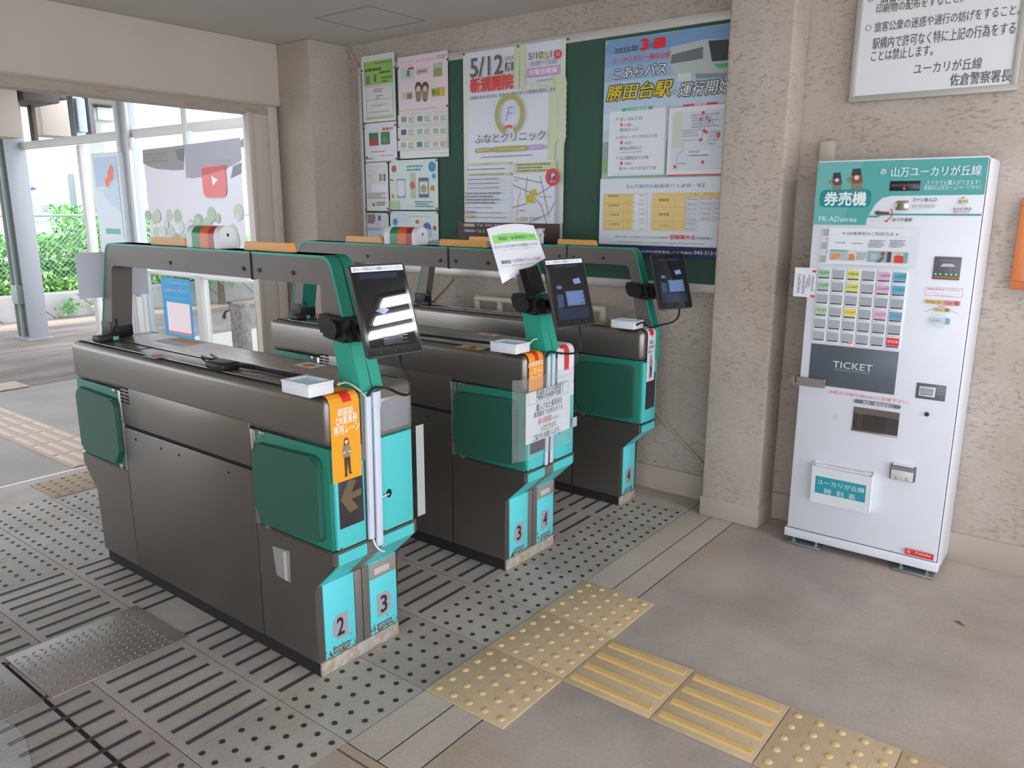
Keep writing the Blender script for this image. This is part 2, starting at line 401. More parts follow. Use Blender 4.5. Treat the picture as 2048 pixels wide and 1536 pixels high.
for y0, y1, k in rows:
    for i in range(-7, 8):
        x0 = 1.205+.3*i; x1 = x0+.3
        if x1 > 3.32: continue
        tm = TILE[(i*7+int(y0*10)*3+(i*i)) % 3]
        m.box(x0+.0015, x1-.0015, y0+.0015, y1-.0015, -.005, 0, tm)
        if k == 'd':
            for a in range(5):
                for b in range(5):
                    cx, cy = x0+.03+.06*a, y0+.03+.06*b; r = .0085
                    m.prism([(cx+r*math.cos(q*math.pi/5), cy+r*math.sin(q*math.pi/5)) for q in range(10)], 'z', -.003, .0022, DOT)
        if k == 'b':
            for a in range(4):
                cy = y0+.0375+.075*a
                for d in (-.0052, 0, .0052): m.box(x0+.025, x1-.025, cy+d-.002, cy+d+.002, -.003, .0022 if d else .0012, BARM)
struct(m.build('floor_pavers'))
m = MB(); m.box(XW, XW+.2, -4, 4.6, -.05, ZC+.3, STUC); struct(m.build('wall_right'))
m = MB(); m.box(XW-.012, XW, -4, 1.155, 0, .125, PLAST, .002); m.box(XW-.012, XW, 1.43, 4.02, 0, .125, PLAST, .002); struct(m.build('baseboard_right'))
m = MB(); m.box(3.325, XW, 1.155, 1.432, 0, ZC, STUC, .012, 3); m.box(3.321, XW, 1.151, 1.436, 0, .095, PLAST, .006); struct(m.build('wall_pillar'))
m = MB(); m.box(3.2, XW+.2, 4.02, 4.62, 0, ZC, STUCF, .008, 2); struct(m.build('wall_corner_column'))
m = MB(); m.box(-3.4, 3.2, 4.32, 4.5, 2.045, ZC, HEAD, .006); struct(m.build('wall_far_header'))
m = MB(); m.box(-3.4, 3.165, 4.318, 4.44, 1.985, 2.045, LINT, .003); m.box(-3.4, 3.17, 4.308, 4.32, 2.037, 2.049, LINT); struct(m.build('trim_lintel'))
m = MB(); m.box(-3.5, XW+.2, -4, 4.6, ZC, ZC+.12, CEIL)
for q in ((2.9, 3.3, 3.15, 3.154), (2.9, 3.3, 3.576, 3.58), (2.9, 2.904, 3.15, 3.58), (3.296, 3.3, 3.15, 3.58)): m.box(*q, ZC-.0015, ZC+.001, mat('hatch_seam', '#7f766b', .8))
struct(m.build('ceiling'))
m = MB(); m.box(-3.5, -3.3, .9, 4.6, -.05, ZC, PLAST); struct(m.build('wall_left'))
m = MB(); m.box(-3.4, -.6, 4.32, 4.5, 0, 2.045, PLAST); struct(m.build('wall_far_left'))
# steel door frame against the corner column
m = MB()
m.box(2.955, 2.985, 4.315, 4.35, 0, 1.99, RUSTP, .003); m.box(2.985, 3.1, 4.33, 4.41, 0, 1.99, RUSTP, .003); m.box(3.1, 3.165, 4.315, 4.42, 0, 2.035, RUSTP, .003); m.box(3.165, 3.2, 4.36, 4.46, 0, 2.035, mat('putty', '#d9d2c8', .7))
struct(m.build('trim_door_frame'))
# ceiling lamps over the concourse behind the viewer (they mirror in the near tablet)
LAMP = mat('lamp_diffuser', '#ffffff', .5, emit='#fbfdff', es=26)
base = None
for i, y in enumerate((-.70, -.91, -1.10)):
    if base is None:
        base = thing('ceiling_light', '', 'lamp', (2.63, y, ZC), 'fluorescent ceiling lights over the concourse')
        b = MB(); b.box(2.38, 2.90, y-.062, y+.062, ZC-.02, ZC, WHT, .004); b.build('housing', base)
        b = MB(); b.box(2.40, 2.88, y-.05, y+.05, ZC-.034, ZC-.0205, LAMP, .006); b.build('diffuser', base)
        L = base
    else: L = copy_tree(base); L.location = (2.63, y, ZC)
    L['label'] = 'white fluorescent ceiling light above the concourse, %s in its row of three' % ('nearest the gates' if i == 0 else 'middle one' if i == 1 else 'farthest from the gates')
# ------------------------------------------------------------------ ticket gates
YC = 2.475
def mir(y): return 2*YC-y
def gate(X0, X1, zs, label, bx0, bx1, single=False, foot_green=True, inner_green=True, nums=('2', '3')):
    XM = (X0+X1)/2
    root = thing('ticket_gate', label, 'ticket gate', (XM, YC, 0), 'ticket gates in a row')
    Z = lambda z: z*zs
    def pz(poly): return [(y, Z(z)) for y, z in poly]
    def done(m, name, label=None, parent=None):
        return m.build(name, parent or root, label)
    m = MB(); m.box(X0+.01, X1-.006, 1.796, mir(1.80), 0, Z(.052), RUB); done(m, 'plinth')
    m = MB(); m.box(X0+.012, X1-.004, 1.786, 1.799, .001, Z(.047), KICK, .002); done(m, 'kick_plate', 'rust-stained pale kick plate')
    m = MB(); m.box(X0+.008, X1-.008, 1.86, mir(1.86), Z(.05), Z(.88), GAP); done(m, 'core')
    # lower cladding: two flared ends and the middle
    near = [(1.79, .05), (2.066, .05), (2.066, .445), (1.69, .445), (1.69, .402), (1.79, .305)]
    m = MB(); m.prism(pz(near), 'x', X0, X1, SSD, .004, 3); done(m, 'end_panel')
    m = MB(); m.prism(pz([(mir(y), z) for y, z in near][::-1]), 'x', X0, X1, SSD, .004, 3); done(m, 'end_panel')
    m = MB(); m.box(X0, X1, 2.07, mir(2.07), Z(.05), Z(.619), SSD, .003)
    for s, x in ((-1, X0), (1, X1)):
        for y in (2.2, 2.5, 2.62, 2.8): m.prism([(y+.005*math.cos(q*.785), Z(.585)+.005*math.sin(q*.785)) for q in range(8)], 'x', x-.001, x+.001, GAP)
    done(m, 'lower_panel')
    # upper cladding
    m = MB(); m.box(X0, X1, 1.69, mir(1.69), Z(.757), Z(.908), SS, .026, 5); done(m, 'top_cover')
    for s in ((X0, X0+.02), (X1-.02, X1)):
        m = MB(); m.box(s[0], s[1], 2.07, mir(2.07), Z(.632), Z(.775), SS, .001)
        for a in range(2):
            for b in range(5):
                y = 2.868-.036*a
                for x in ((s[0]-.0006,) if s[0] == X0 else (s[1]+.0006,)): m.box(x-.0006, x+.0006, y-.013, y+.013, Z(.772-.0135*b)-.003, Z(.772-.0135*b)+.003, GAP)
        done(m, 'side_panel')
    m = MB(); m.box(X0+.034, X1-.03, 1.80, mir(1.80), Z(.9), Z(.9105), TOPM, .002)
    for x in ((X0+.028, X0+.021, X1-.026) if not single else (X0+.028, X0+.02)): m.box(x-.002, x+.002, 1.73, mir(1.73), Z(.90), Z(.909), GAP)
    m.box(bx0-.012, bx0-.004, 1.80, mir(1.8), Z(.905), Z(.914), SSL, .002); m.box(bx0-.02, bx0-.014, 1.8, mir(1.8), Z(.9), Z(.912), GAP)
    m.box(X0+.05, X0+.12, 2.83, 2.835, Z(.9), Z(.912), GAP); m.box(X0+.05, X0+.13, 1.99, 1.992, Z(.9), Z(.9115), SSL)
    done(m, 'top_plate')
    # green end housings behind the flaps, front and back
    for f in (lambda y: y, mir):
        y0, y1 = sorted((f(1.70), f(2.064))); m = MB(); m.box(X0+.006, X1-.006, y0, y1, Z(.446), Z(.757), GRNR, .003); done(m, 'end_housing')
        sides = [X0] if single else [X0, X1]
        for x in sides:
            sg = -1 if x == X0 else 1
            y0, y1 = sorted((f(2.046), f(2.066))); a, b = sorted((x, x-sg*.02)); m = MB(); m.box(a, b, y0, y1, Z(.445), Z(.757), SSL, .002)
            y0, y1 = sorted((f(2.0), f(2.02))); m.box(a, b, y0, y1, Z(.44), Z(.46), SSL, .003); m.box(a, b, y0, y1, Z(.74), Z(.757), SSL, .003)
            done(m, 'flap_bracket')
            fp = roundpoly([(1.727, .472), (2.0, .462), (2.042, .515), (2.042, .69), (2.02, .722), (1.727, .732)], [.018, .012, .012, .012, .02, .035])
            fp = [(f(y), Z(z)) for y, z in fp]
            a, b = sorted((x+sg*.016, x-sg*.012)); m = MB(); m.prism(fp, 'x', a, b, GRND, .009, 4, smooth=True); done(m, 'flap', 'dark green padded flap')
    # faces at both ends
    for f in (lambda y: y, mir):
        nearend = f(0) == 0
        def fb(m, x0, x1, ya, yb, z0, z1, mm, bev=0):
            y0, y1 = sorted((f(ya), f(yb))); m.box(x0, x1, y0, y1, Z(z0), Z(z1), mm, bev)
        xa = X0+.016
        fm = AQ if nearend else GRN
        segs = [(xa, X1-.018)] if single else [(xa, XM-.046), (XM+.012, X1-.018)]
        for i, (a, b) in enumerate(segs):
            m = MB(); fb(m, a, b, 1.6875, 1.70, .449, .75, fm, .002)
            m.box(a+.006, a+.016, *sorted((f(1.6865), f(1.6875))), Z(.449), Z(.456), mat('rust_spot', '#6d5a35', .8))
            if i and nearend:
                c = (XM+.05, Z(.568)); m.prism([(c[0]+.011*math.cos(q*math.pi/8), c[1]+.014*math.sin(q*math.pi/8)) for q in range(16)], 'y', 1.6865, 1.69, GAP)
            done(m, 'front_panel')
            m = MB(); m.prism([(f(1.6865), Z(.437)), (f(1.6865), Z(.402)), (f(1.7875), Z(.304)), (f(1.795), Z(.31)), (f(1.70), Z(.437))], 'x', a, b, fm); done(m, 'chamfer_panel')
            lx0, lx1 = (X0+.03, X0+.151) if i == 0 else (X1-.127, X1-.008)
            if single: lx0, lx1 = X0+.03, X1-.016
            m = MB(); fb(m, lx0, lx1, 1.7872, 1.80, .05, .303, AQC if nearend else GRN, .001); lp = done(m, 'number_panel', 'aqua kick panel with chipped paint')
            if nearend:
                P = Panel((0, 1.787, 0), (1, 0, 0), (0, 0, 1), lift=.0003); cx = (lx0+lx1)/2; z = Z(.142); d = -1 if i == 0 else 1
                w, hh = .031, .042
                pg = [(cx-d*w, z-hh), (cx+d*w*.35, z-hh), (cx+d*w, z-hh*.5), (cx+d*w, z+hh*.5), (cx+d*w*.35, z+hh), (cx-d*w, z+hh)]
                P.poly(pg, '#a9a5ab', False); n = nums[i]
                P.text(n, (cx-.014, z+.026), (cx+.014, z-.026), '#2b2b2d', .02, pix=False)
                P.rect((cx-.033, Z(.078)), (cx+.033, Z(.058)), '#4b4d55', False); P.text('omron', (cx-.029, Z(.074)), (cx+.029, Z(.062)), '#c3c6ca', .01, pix=False)
                P.mb.build('number_plate', lp, 'grey plate with a black %s' % n, False)
                if i:
                    m = MB(); fb(m, lx0+.002, lx1-.002, 1.784, 1.79, .245, .3, mat('handle_grey', '#9c928a', .5), .002); h_ = done(m, 'handle_plate', None, lp)
                    m = MB(); fb(m, lx0+.02, lx1-.035, 1.782, 1.785, .258, .28, mat('handle_pocket', '#c9c6c4', .4), .001); done(m, 'handle', None, lp)
        if not single:
            m = MB(); fb(m, XM-.042, XM+.008, 1.687, 1.70, .447, .752, GREYM, .001); fb(m, XM-.018, XM+.043, 1.786, 1.80, .05, .303, GREYM, .001); fb(m, XM+.01, XM+.013, 1.7855, 1.79, .05, .303, GAP)
            m.prism([(f(1.686), Z(.437)), (f(1.686), Z(.402)), (f(1.787), Z(.304)), (f(1.795), Z(.31)), (f(1.70), Z(.437))], 'x', XM-.044, XM+.01, GREYM); done(m, 'centre_strip')
        # dark direction display with an unlit arrow
        dx0, dx1 = (X0+.026, X0+.118) if not single else (X0+.04, X1-.03)
        m = MB(); fb(m, dx0, dx1, 1.6862, 1.69, .513, .69, mat('display_black', '#3b3335', .35), .001); dsp = done(m, 'direction_display')
        if nearend:
            P = Panel((0, 1.6861, 0), (1, 0, 0), (0, 0, 1), lift=.0002); z = Z(.6); w = dx1-dx0
            if not single: P.poly([(dx0+w*a, z+w*b) for a, b in ((.06, .03), (.42, -.5), (.78, -.42), (.5, -.06), (.92, -.02), (.92, .2), (.5, .14), (.72, .52), (.5, .6), (.4, .58))], '#6f5f45', False); P.mb.build('arrow', dsp, 'unlit brown arrow', False)
        if not single:
            m = MB(); fb(m, XM+.016, X1-.014, 1.6868, 1.70, .757, .872, SSL, .006); fb(m, XM+.026, X1-.028, 1.6858, 1.69, .768, .862, GREY, .004); done(m, 'display_window', 'grey window in a steel frame')
    # gantry
    o = [(1.688, .90), (1.69, .93), (1.735, 1.08), (1.80, 1.262), (1.86, 1.29)]
    outer = [(1.690, .908)]+roundpoly([(1.5, .908), (1.690, .908), (1.806, 1.289), (YC, 1.289)], [0, 0, .05, 0], 6)[2:-1]
    inner = [(1.775, .908)]+roundpoly([(1.5, .908), (1.775, .908), (1.836, 1.203), (YC, 1.203)], [0, 0, .035, 0], 6)[2:-1]
    outer = pz(outer+[(mir(y), z) for y, z in outer[::-1]]); inner = pz(inner+[(mir(y), z) for y, z in inner[::-1]])
    m = MB(); m.ring(outer, inner, 'x', bx0, bx1, BEAMM, GRN, GRNR if inner_green else BEAMM)
    g = done(m, 'gantry', 'grey gantry with green edges')
    m = MB()      # green rim standing slightly proud of the grey sides
    rim = [(y+(YC-y)*.0075/abs(YC-y)*(1 if z < Z(1.25) else .4), z-(.0075 if z > Z(1.2) else 0)) for y, z in outer]
    m.ring(outer, rim, 'x', bx0-.002, bx1+.002, GRN); done(m, 'rim', None, g)
    m = MB(); m.box(bx0-.0035, bx1+.0035, YC-.291, YC-.287, Z(1.2), Z(1.291), GAP)
    for y in (YC-.33, YC-.245, YC-.5, YC+.2): m.prism([(y+.007*math.cos(q*.785), Z(1.232)+.007*math.sin(q*.785)) for q in range(8)], 'x', bx0-.004, bx0, BLK)
    done(m, 'bolt', None, g)
    if not single:      # seam running down the front of the near post
        m = MB(); x = (bx0+bx1)/2; pts = [(x, y-.0012, z) for y, z in outer[:8]]; m.tube(pts, .0014, GAP, 5); done(m, 'seam', None, g)
    if foot_green:
        m = MB(); m.prism(pz([(1.688, .905), (1.777, .905), (1.812, 1.075), (1.742, 1.09)]), 'x', bx0-.003, bx1+.003, GRN, .002); done(m, 'post_foot', 'green foot of the near post')
        m = MB(); m.box(XM-.04, XM+.012, 1.680, 1.70, Z(.70), Z(.905), GRN, .003); m.box(XM-.052, XM-.04, 1.684, 1.70, Z(.70), Z(.905), GREYM); done(m, 'post_front')
    else:
        m = MB(); m.box(bx0+.012, bx1+.004, 1.684, 1.71, Z(.75), Z(.91), GRN, .002); done(m, 'post_front')
    # signal lamp and amber covers on the gantry
    lx0, lx1 = (bx0, bx1) if not single else (bx0-.02, bx1+.02)
    aw = .032; ax = bx0+.04 if not single else (lx0+lx1)/2; zb = Z(1.2895); H = .076
    arch = lambda k: [(ax-aw*k, zb)]+[(ax-aw*k*math.cos(math.pi*i/12), zb+(H-aw)*1+aw*k*math.sin(math.pi*i/12)) for i in range(13)]+[(ax+aw*k, zb)]
    lamp = None
    for y0, y1, mm, k, nm in ((2.368, 2.402, WHT, 1, 'signal_lamp'), (2.536, 2.572, WHT, 1, 'end_cap'), (2.402, 2.438, mat('lamp_red', '#b0232a', .3), .96, 'lens'), (2.438, 2.488, mat('lamp_orange', '#e8641c', .3), .96, 'lens'), (2.488, 2.536, mat('lamp_green', '#178a50', .3), .96, 'lens')):
        m = MB(); m.prism(arch(k), 'y', y0, y1, mm, .0015 if k == 1 else 0, 1, smooth=True)
        if nm == 'signal_lamp': m.prism([(ax+.004*math.cos(q*.785), zb+.045+.006*math.sin(q*.785)) for q in range(8)], 'y', y0-.0008, y0+.001, GAP)
        o_ = done(m, nm, {'signal_lamp': None, 'end_cap': None}.get(nm, '%s lens' % mm.name.split('_')[-1]), lamp)
        if lamp is None: lamp = o_
    for y0, y1 in ((2.02, 2.262), (2.60, 2.85)):
        m = MB(); m.prism([(y0, zb), (y0+.012, zb+.028), (y1-.005, zb+.028), (y1, zb)], 'x', bx0+.026, bx1-.028, ORNG, .002); done(m, 'sensor_cover', 'amber sensor cover')
    # small black sensor at the foot of the far post
    fy = mir(1.775)
    m = MB(); m.box(bx0-.004, bx1+.004, fy-.01, fy+.075, Z(.91), Z(.975), BLK, .006); m.box(X0+.035, bx0-.01, fy-.095, fy-.035, Z(.911), Z(.935), BLK, .005)
    m.tube([(bx0+.02, fy-.01, Z(.99)), (bx0, fy-.05, Z(.965)), (bx0-.03, fy-.065, Z(.94))], .003, BLK, 6); sn = done(m, 'sensor')
    m = MB(); m.box(bx0-.04, bx0-.016, fy-.0965, fy-.09, Z(.914), Z(.931), mat('sensor_lens', '#5fb8a8', .15), .003); done(m, 'sensor_lens', None, sn)
    return root
WG = .342
G1 = gate(1.345, 1.345+WG, 1.0, 'ticket gate nearest the viewer, numbered 2 and 3, with an orange lane sticker', 1.474, 1.556, inner_green=False, nums=('2', '3'))
G2 = gate(2.271, 2.271+WG, .985, 'middle ticket gate, numbered 3 and 4, carrying the plastic-wrapped notice', 2.400, 2.482, nums=('3', '4'))
G3 = gate(3.172, 3.332, .967, 'narrow one-sided ticket gate by the wall, numbered 4 only', 3.272, 3.322, True, False, False, ('4', ''))
# ------------------------------------------------------------------ stickers, readers, tablets and cables on the gates
def wrap(zs, y=1.6845, r=.0275):
    z0 = .9095*zs-r+.003
    def f(s, t, h):
        if t <= z0: return Vector((s, y-h, t))
        a = (t-z0)/r
        if a < math.pi/2: return Vector((s, y+r-(r+h)*math.cos(a), z0+(r+h)*math.sin(a)))
        return Vector((s, y+r+(t-z0-r*math.pi/2), z0+r+h))
    return f
def lane_sticker(zs, x0, x1, t0, t1, colr, label):
    P = Panel((0, 1.6845, 0), (1, 0, 0), (0, 0, 1), lift=.0002, warp=wrap(zs)); P.rect((x0, t0), (x1, t1), colr, False); return P
def finish(P, name, label, cat, group=None):
    o = P.mb.build(name, None, None, False); tag(o, label, cat, group); return recenter(o)
P = lane_sticker(1, 1.352, 1.459, .657, .985, '#f7a823', '')
P.rect((1.398, .888), (1.431, .925), '#e8281e', False); P.rect((1.385, .922), (1.444, .936), '#e8281e', False)
for s, a, b in (('顔認証', (674.4, 819.4), (706.7, 824.4)), ('QR乗車券', (671, 835.9), (714, 841.6)), ('専用レーン', (666.6, 856), (719, 857.4))): P.text(s, a, b, '#fff6ea', .016)
figure(P, 1.405, .668, .785); P.k += 4
finish(P, 'lane_sticker', 'orange lane sticker with white lettering on the gate nearest the viewer', 'sticker')
z2, z3 = .985, .967
P = lane_sticker(z2, 2.282, 2.374, .69, .96, '#f7a02c', '')
P.rect((2.32, .868), (2.345, .912), '#e8281e', False); P.rect((2.308, .905), (2.345, .917), '#e8281e', False)
for s, a, b in (('QR乗車券は', (1056, 726), (1086, 728.4)), ('こちらに', (1061, 738), (1085, 741.6)), ('タッチ！', (1061, 752.6), (1084, 754))): P.text(s, a, b, '#fff2e0', .012)
finish(P, 'lane_sticker', 'orange lane sticker on the left half of the middle gate, partly under the plastic notice', 'sticker')
P = lane_sticker(z2, 2.468, 2.585, .69, .975, '#e9ebf0', '')
P.rect((2.515, .8), (2.55, .9), '#e23a42', False); P.rect((2.498, .888), (2.55, .908), '#e23a42', False)
P.text('乗車券は', (1113, 755), (1140, 748), '#6d6a70', .01)
finish(P, 'lane_sticker', 'white lane sticker with a red arrow on the right half of the middle gate', 'sticker')
P = lane_sticker(z3, 3.206, 3.282, .632, .97, '#e3e3ec', '')
P.rect((3.225, .852), (3.264, .882), '#dc3a35', False); P.poly([(3.236, .852), (3.254, .852), (3.245, .838)], '#dc3a35', False)
for s, zt, zb, dx in (('顔認証', .826, .81, .018), ('QR乗車券', .803, .788, .027), ('専用レーン', .781, .766, .03)): P.text(s, (3.244-dx, zt), (3.244+dx, zb), '#4a474c', .01, pix=False)
figure(P, 3.244, .645, .757); P.k += 4
finish(P, 'lane_sticker', 'white lane sticker with a figure on the narrow gate by the wall', 'sticker')
# plastic sleeve with a notice on the middle gate
SLEEVE = milky('clear_sleeve', '#dfe6ea', .13, .07)
t = thing('plastic_sleeve', 'clear plastic sleeve taped round the front of the middle gate', 'plastic sleeve', (2.39, 1.672, .5))
m = MB(); NS = 14
def sl(s): return Vector((2.196+.378*s, 1.668+.028*max(0, (.22-s)/.22)**2+.012*max(0, (s-.85)/.15)**2-.004*math.sin(s*7), 0))
for i in range(NS):
    a, b = sl(i/NS), sl((i+1)/NS); m.face([(a.x, a.y, .497), (b.x, b.y, .5), (b.x, b.y, .81), (a.x, a.y, .814)], SLEEVE, True)
m.build('sheet', t, None, False)
m = MB()
m.box(2.56, 2.59, 1.667, 1.669, .56, .60, milky('tape', '#d5d8da', .6))
m.build('tape', t)
P = Panel((0, 1.6745, 0), (1, 0, 0), (0, 0, 1)); P.mb.box(2.253, 2.548, 1.6745, 1.6765, .557, .755, WHTP)
zz = lambda x, y: (1020+x/6.68, 690+y/6.68)
P.frame(zz(238, 640), zz(775, 640), '#7c9a8e', .0016)
for s, a, b, c in (('普通券または回数券で', zz(350, 610), zz(715, 595), '#4c4e55'), ('ご乗車のお客様へお願い', zz(345, 700), zz(700, 640), '#6b6d74'), ('購入された乗車券を', zz(350, 800), zz(695, 770), '#5a5c63'), ('降車駅までお持ちのうえ', zz(320, 910), zz(700, 845), '#5a5c63'), ('赤い回収箱', zz(372, 990), zz(548, 1000), '#e23b4a'), ('いただきます。', zz(415, 1080), zz(620, 1070), '#6b6d74'), ('ご協力をお願いします。', zz(300, 1215), zz(665, 1150), '#6b6d74')): P.text(s, a, b, c, .012)
P.text('へお入れ', zz(560, 960), zz(650, 960), '#6b6d74', .0)
finish(P, 'notice_sheet', 'white printed notice held in the plastic sleeve on the middle gate', 'notice')
# laminated sign on the near post of the middle gate
def quad_panel(q, o, yaw, tilt, n_off=0, **k):
    r_, d_, f_ = basis(yaw, tilt, 0); tmp = Panel(o, r_, -d_)
    q2 = [tmp.at(*p) for p in q]; w3 = [tmp.o+tmp.sd*a+tmp.td*b for a, b in q2]
    sd = (w3[1]-w3[0]).normalized(); n = (-f_); td = n.cross(sd)
    P = Panel(o, sd, td, **k); return P
q = [(973.5, 458), (1067, 451), (1091, 516), (1004.5, 567)]
P = quad_panel(q, aty(1035, 510, 1.735), .38, -.33)
pts = [P.at(*p) for p in q]
m = P.mb; LAM = mat('laminate', '#e6e8ec', .16, coat=.6)
for i in range(8):
    a, b = i/8, (i+1)/8
    def E(t_, top):
        p = pts[0] if top else pts[3]; r_ = pts[1] if top else (pts[2][0], pts[3][1]+(pts[2][1]-pts[3][1]))
        return (p[0]+(r_[0]-p[0])*t_, p[1]+(r_[1]-p[1])*t_+(.012*math.sin(math.pi*t_) if top else 0))
    P.poly([E(a, 0), E(b, 0), E(b, 1), E(a, 1)], LAM, False, .0004)
    P.poly([E(a, 0), E(b, 0), E(b, 1), E(a, 1)], LAM, False, -.0004)
zl = lambda x, y: (960+x/10.97, 440+y/10.97)
P.poly([zl(250, 350), zl(500, 295), zl(850, 275), zl(1200, 300), zl(1270, 455), zl(1080, 445), zl(700, 465), zl(310, 525)], '#8fd873')
for s, a, b, c, w in (('顔認証・QR乗車券はこちら', zl(395, 375), zl(1200, 385), '#3f5a3a', .015), ('白いきっぷをお持ちのお客様はこちらの', zl(310, 570), zl(1275, 545), '#5d6066', .008), ('QRコードをかざしてお通り下さい。', zl(500, 650), zl(1250, 605), '#777a80', .0), ('顔認証', zl(455, 900), zl(690, 945), '#4e5157', .02), ('のお客様はタブレットに顔を', zl(705, 865), zl(1340, 865), '#6b6e74', .004), ('かざし、認証を確認しお通り下さい', zl(480, 1010), zl(1330, 945), '#85888d', 0)): P.text(s, a, b, c, w)
finish(P, 'laminated_sign', 'white laminated sign with a green heading fixed to the near post of the middle gate', 'sign')
# blank sheet hanging on the far post of the nearest gate
m = MB(); m.box(1.405, 1.69, 3.262, 3.2625, 1.066, 1.247, thin_sheet('thin_paper', '#e3e4ea')); tag(recenter(m.build('paper_notice')), 'plain white back of a paper notice on the far post of the nearest gate', 'notice')
# QR readers
QRW = mat('reader_white', '#eef0f3', .4)
def reader():
    r = thing('qr_reader', '', 'QR reader', (0, 0, 0), 'white ticket readers on the gates')
    m = MB(); a, b, h = .044, .062, .042
    m.ring([(-a, 0), (-a, 0)], [(0, 0), (0, 0)], 'z', 0, 0, QRW) if 0 else None
    m.box(-a, a, -b, b, .004, h-.006, QRW, .005, 3)
    for q in ((-a, a, -b, -b+.014), (-a, a, b-.014, b), (-a, -a+.012, -b+.014, b-.014), (a-.012, a, -b+.014, b-.014)): m.box(*q, h-.007, h, QRW, .0015)
    m.box(-a+.014, a-.014, -b+.02, b-.02, 0, .004, BLK); m.build('case', r)
    m = MB(); m.box(-a+.0125, a-.0125, -b+.0145, b-.0145, h-.006, h-.0045, mat('reader_glass', '#9fc0cc', .06, emit='#9fd4ee', es=.15)); m.build('window', r)
    return r
q0 = reader()
for i, (x, y, z, lab) in enumerate(((1.343, 1.764, .9115, 'white box-shaped ticket reader on top of the nearest gate'), (2.27, 1.764, .898, 'white box-shaped ticket reader on top of the middle gate'), (3.168, 1.775, .8815, 'white box-shaped ticket reader on top of the narrow gate by the wall'))):
    r = q0 if i == 0 else copy_tree(q0); r.location = (x, y, z); r['label'] = lab
# tablets on clamps
SCR = mat('tablet_screen', '#141519', .02, emit='#2a3038', es=.04)
def tablet(o, yaw, tilt, roll, label, strip, zs, bx, clampw, content, cab):
    r_, d_, f_ = basis(yaw, tilt, roll); o = Vector(o)
    t = thing('tablet', label, 'tablet', o, 'tablets on the gates')
    MW = Matrix((r_, -d_, -f_)).transposed().to_4x4(); MW.translation = o; t.matrix_world = MW; inv = MW.inverted()
    def put(m, name, label=None, world=False, par=t):
        ob = m.build(name, None, label)
        if world: ob.data.transform(inv)
        ob.parent = par; return ob
    w, h = .086, .125
    m = MB(); m.prism(rrect(-w, -h, w, h, .009), 'z', -.011, -.001, mat('tablet_case', '#1d1e20', .35), .003, 3, smooth=True); put(m, 'case')
    m = MB(); m.prism(rrect(-w+.004, -h+.004, w-.004, h-.004, .006), 'z', -.002, -.0004, BLKG)
    m.face([(-w+.014, -h+.026, .0), (w-.014, -h+.026, .0), (w-.014, h-.02, .0), (-w+.014, h-.02, .0)], SCR)
    P = Panel((0, 0, 0), (1, 0, 0), (0, 1, 0), m, lift=.0001); sc = lambda n, c, e: mat(n, c, .08, emit=c, es=e)
    if content:
        P.poly([(-.06, -.055), (-.035, -.05), (-.03, -.008), (-.058, -.004)], sc('screen_blue', '#33425f', .14), False)
        P.rect((-.02, -.05), (.058, .004), sc('screen_blue2', '#4d6288', .22), False); P.rect((-.066, -.098), (.066, -.056), sc('screen_dim', '#20283c', .12), False)
        P.dashes((-.015, .0), (.055, -.045), 6, sc('screen_light', '#6c82a8', .22), .95, False); P.poly([(.02, .045), (.05, .05), (.055, .03), (.025, .027)], sc('screen_light', '#6c82a8', .22), False)
        P.circ((-.042, .02), .012, sc('screen_blue2', '#4d6288', .22), False, e=.6); P.rect((-.05, .09), (.055, .1), sc('screen_dim', '#20283c', .12), False)
    else:
        P.poly([(-.035, -.002), (-.01, -.012), (.008, -.001), (-.012, .008)], sc('screen_blue2', '#4d6288', .22), False); P.rect((-.06, .085), (.055, .1), sc('screen_dim', '#20283c', .12), False)
        P.dashes((-.03, -.07), (.05, -.094), 5, sc('screen_dim2', '#3a3f4a', .1), .95, False)
    for x in (-.045, 0, .045): P.circ((x, -h+.014), .002, '#5a5a5c', False, 8)
    put(m, 'screen')
    if strip:
        P = Panel((0, 0, 0), (1, 0, 0), (0, 1, 0), lift=.0006); P.rect((-w+.006, h-.006), (w-.008, h-.021), '#eceef2', False)
        P.text('QRコード読取は左下の機械にかざしてください', (-w+.011, h-.0095), (w-.013, h-.0175), '#55575c', .01, pix=False); ob = P.mb.build('label_strip', None, 'white strip with a line of black print', False); ob.parent = t
    # clamp gripping the near post, and the arm that carries the tablet
    yc = lambda z: 1.69+(z/zs-.93)*.305
    zc = 1.08*zs; y = yc(zc)
    m = MB(); BK = mat('clamp_black', '#161515', .4)
    m.prism(roundpoly([(y-.03, zc-.036), (y+.085, zc-.02), (y+.105, zc+.045), (y-.012, zc+.034)], .014, 4), 'x', bx[0]-clampw, bx[1]+.016, BK, .008, 3)
    m.tube([(bx[0]-clampw-.012, y+.03, zc+.004), (bx[0]-clampw+.012, y+.03, zc+.004)], .029, BK, 10)
    m.prism(roundpoly([(y-.045, zc-.03), (y-.02, zc-.03), (y-.0, zc+.03), (y-.03, zc+.03)], .006), 'x', bx[0]+.0, bx[1]+.02, BK, .004)
    back = o+f_*.012; a = Vector(((bx[0]+bx[1])/2, y-.03, zc))
    m.tube([a, a.lerp(back, .5), back], [.02, .017, .022], BK, 10)
    m.tube([back-f_*.001, back+f_*.012], .035, BK, 12)
    put(m, 'clamp', None, True)
    m = MB(); m.tube(cab, .0042, BLK, 7); put(m, 'cable', None, True)
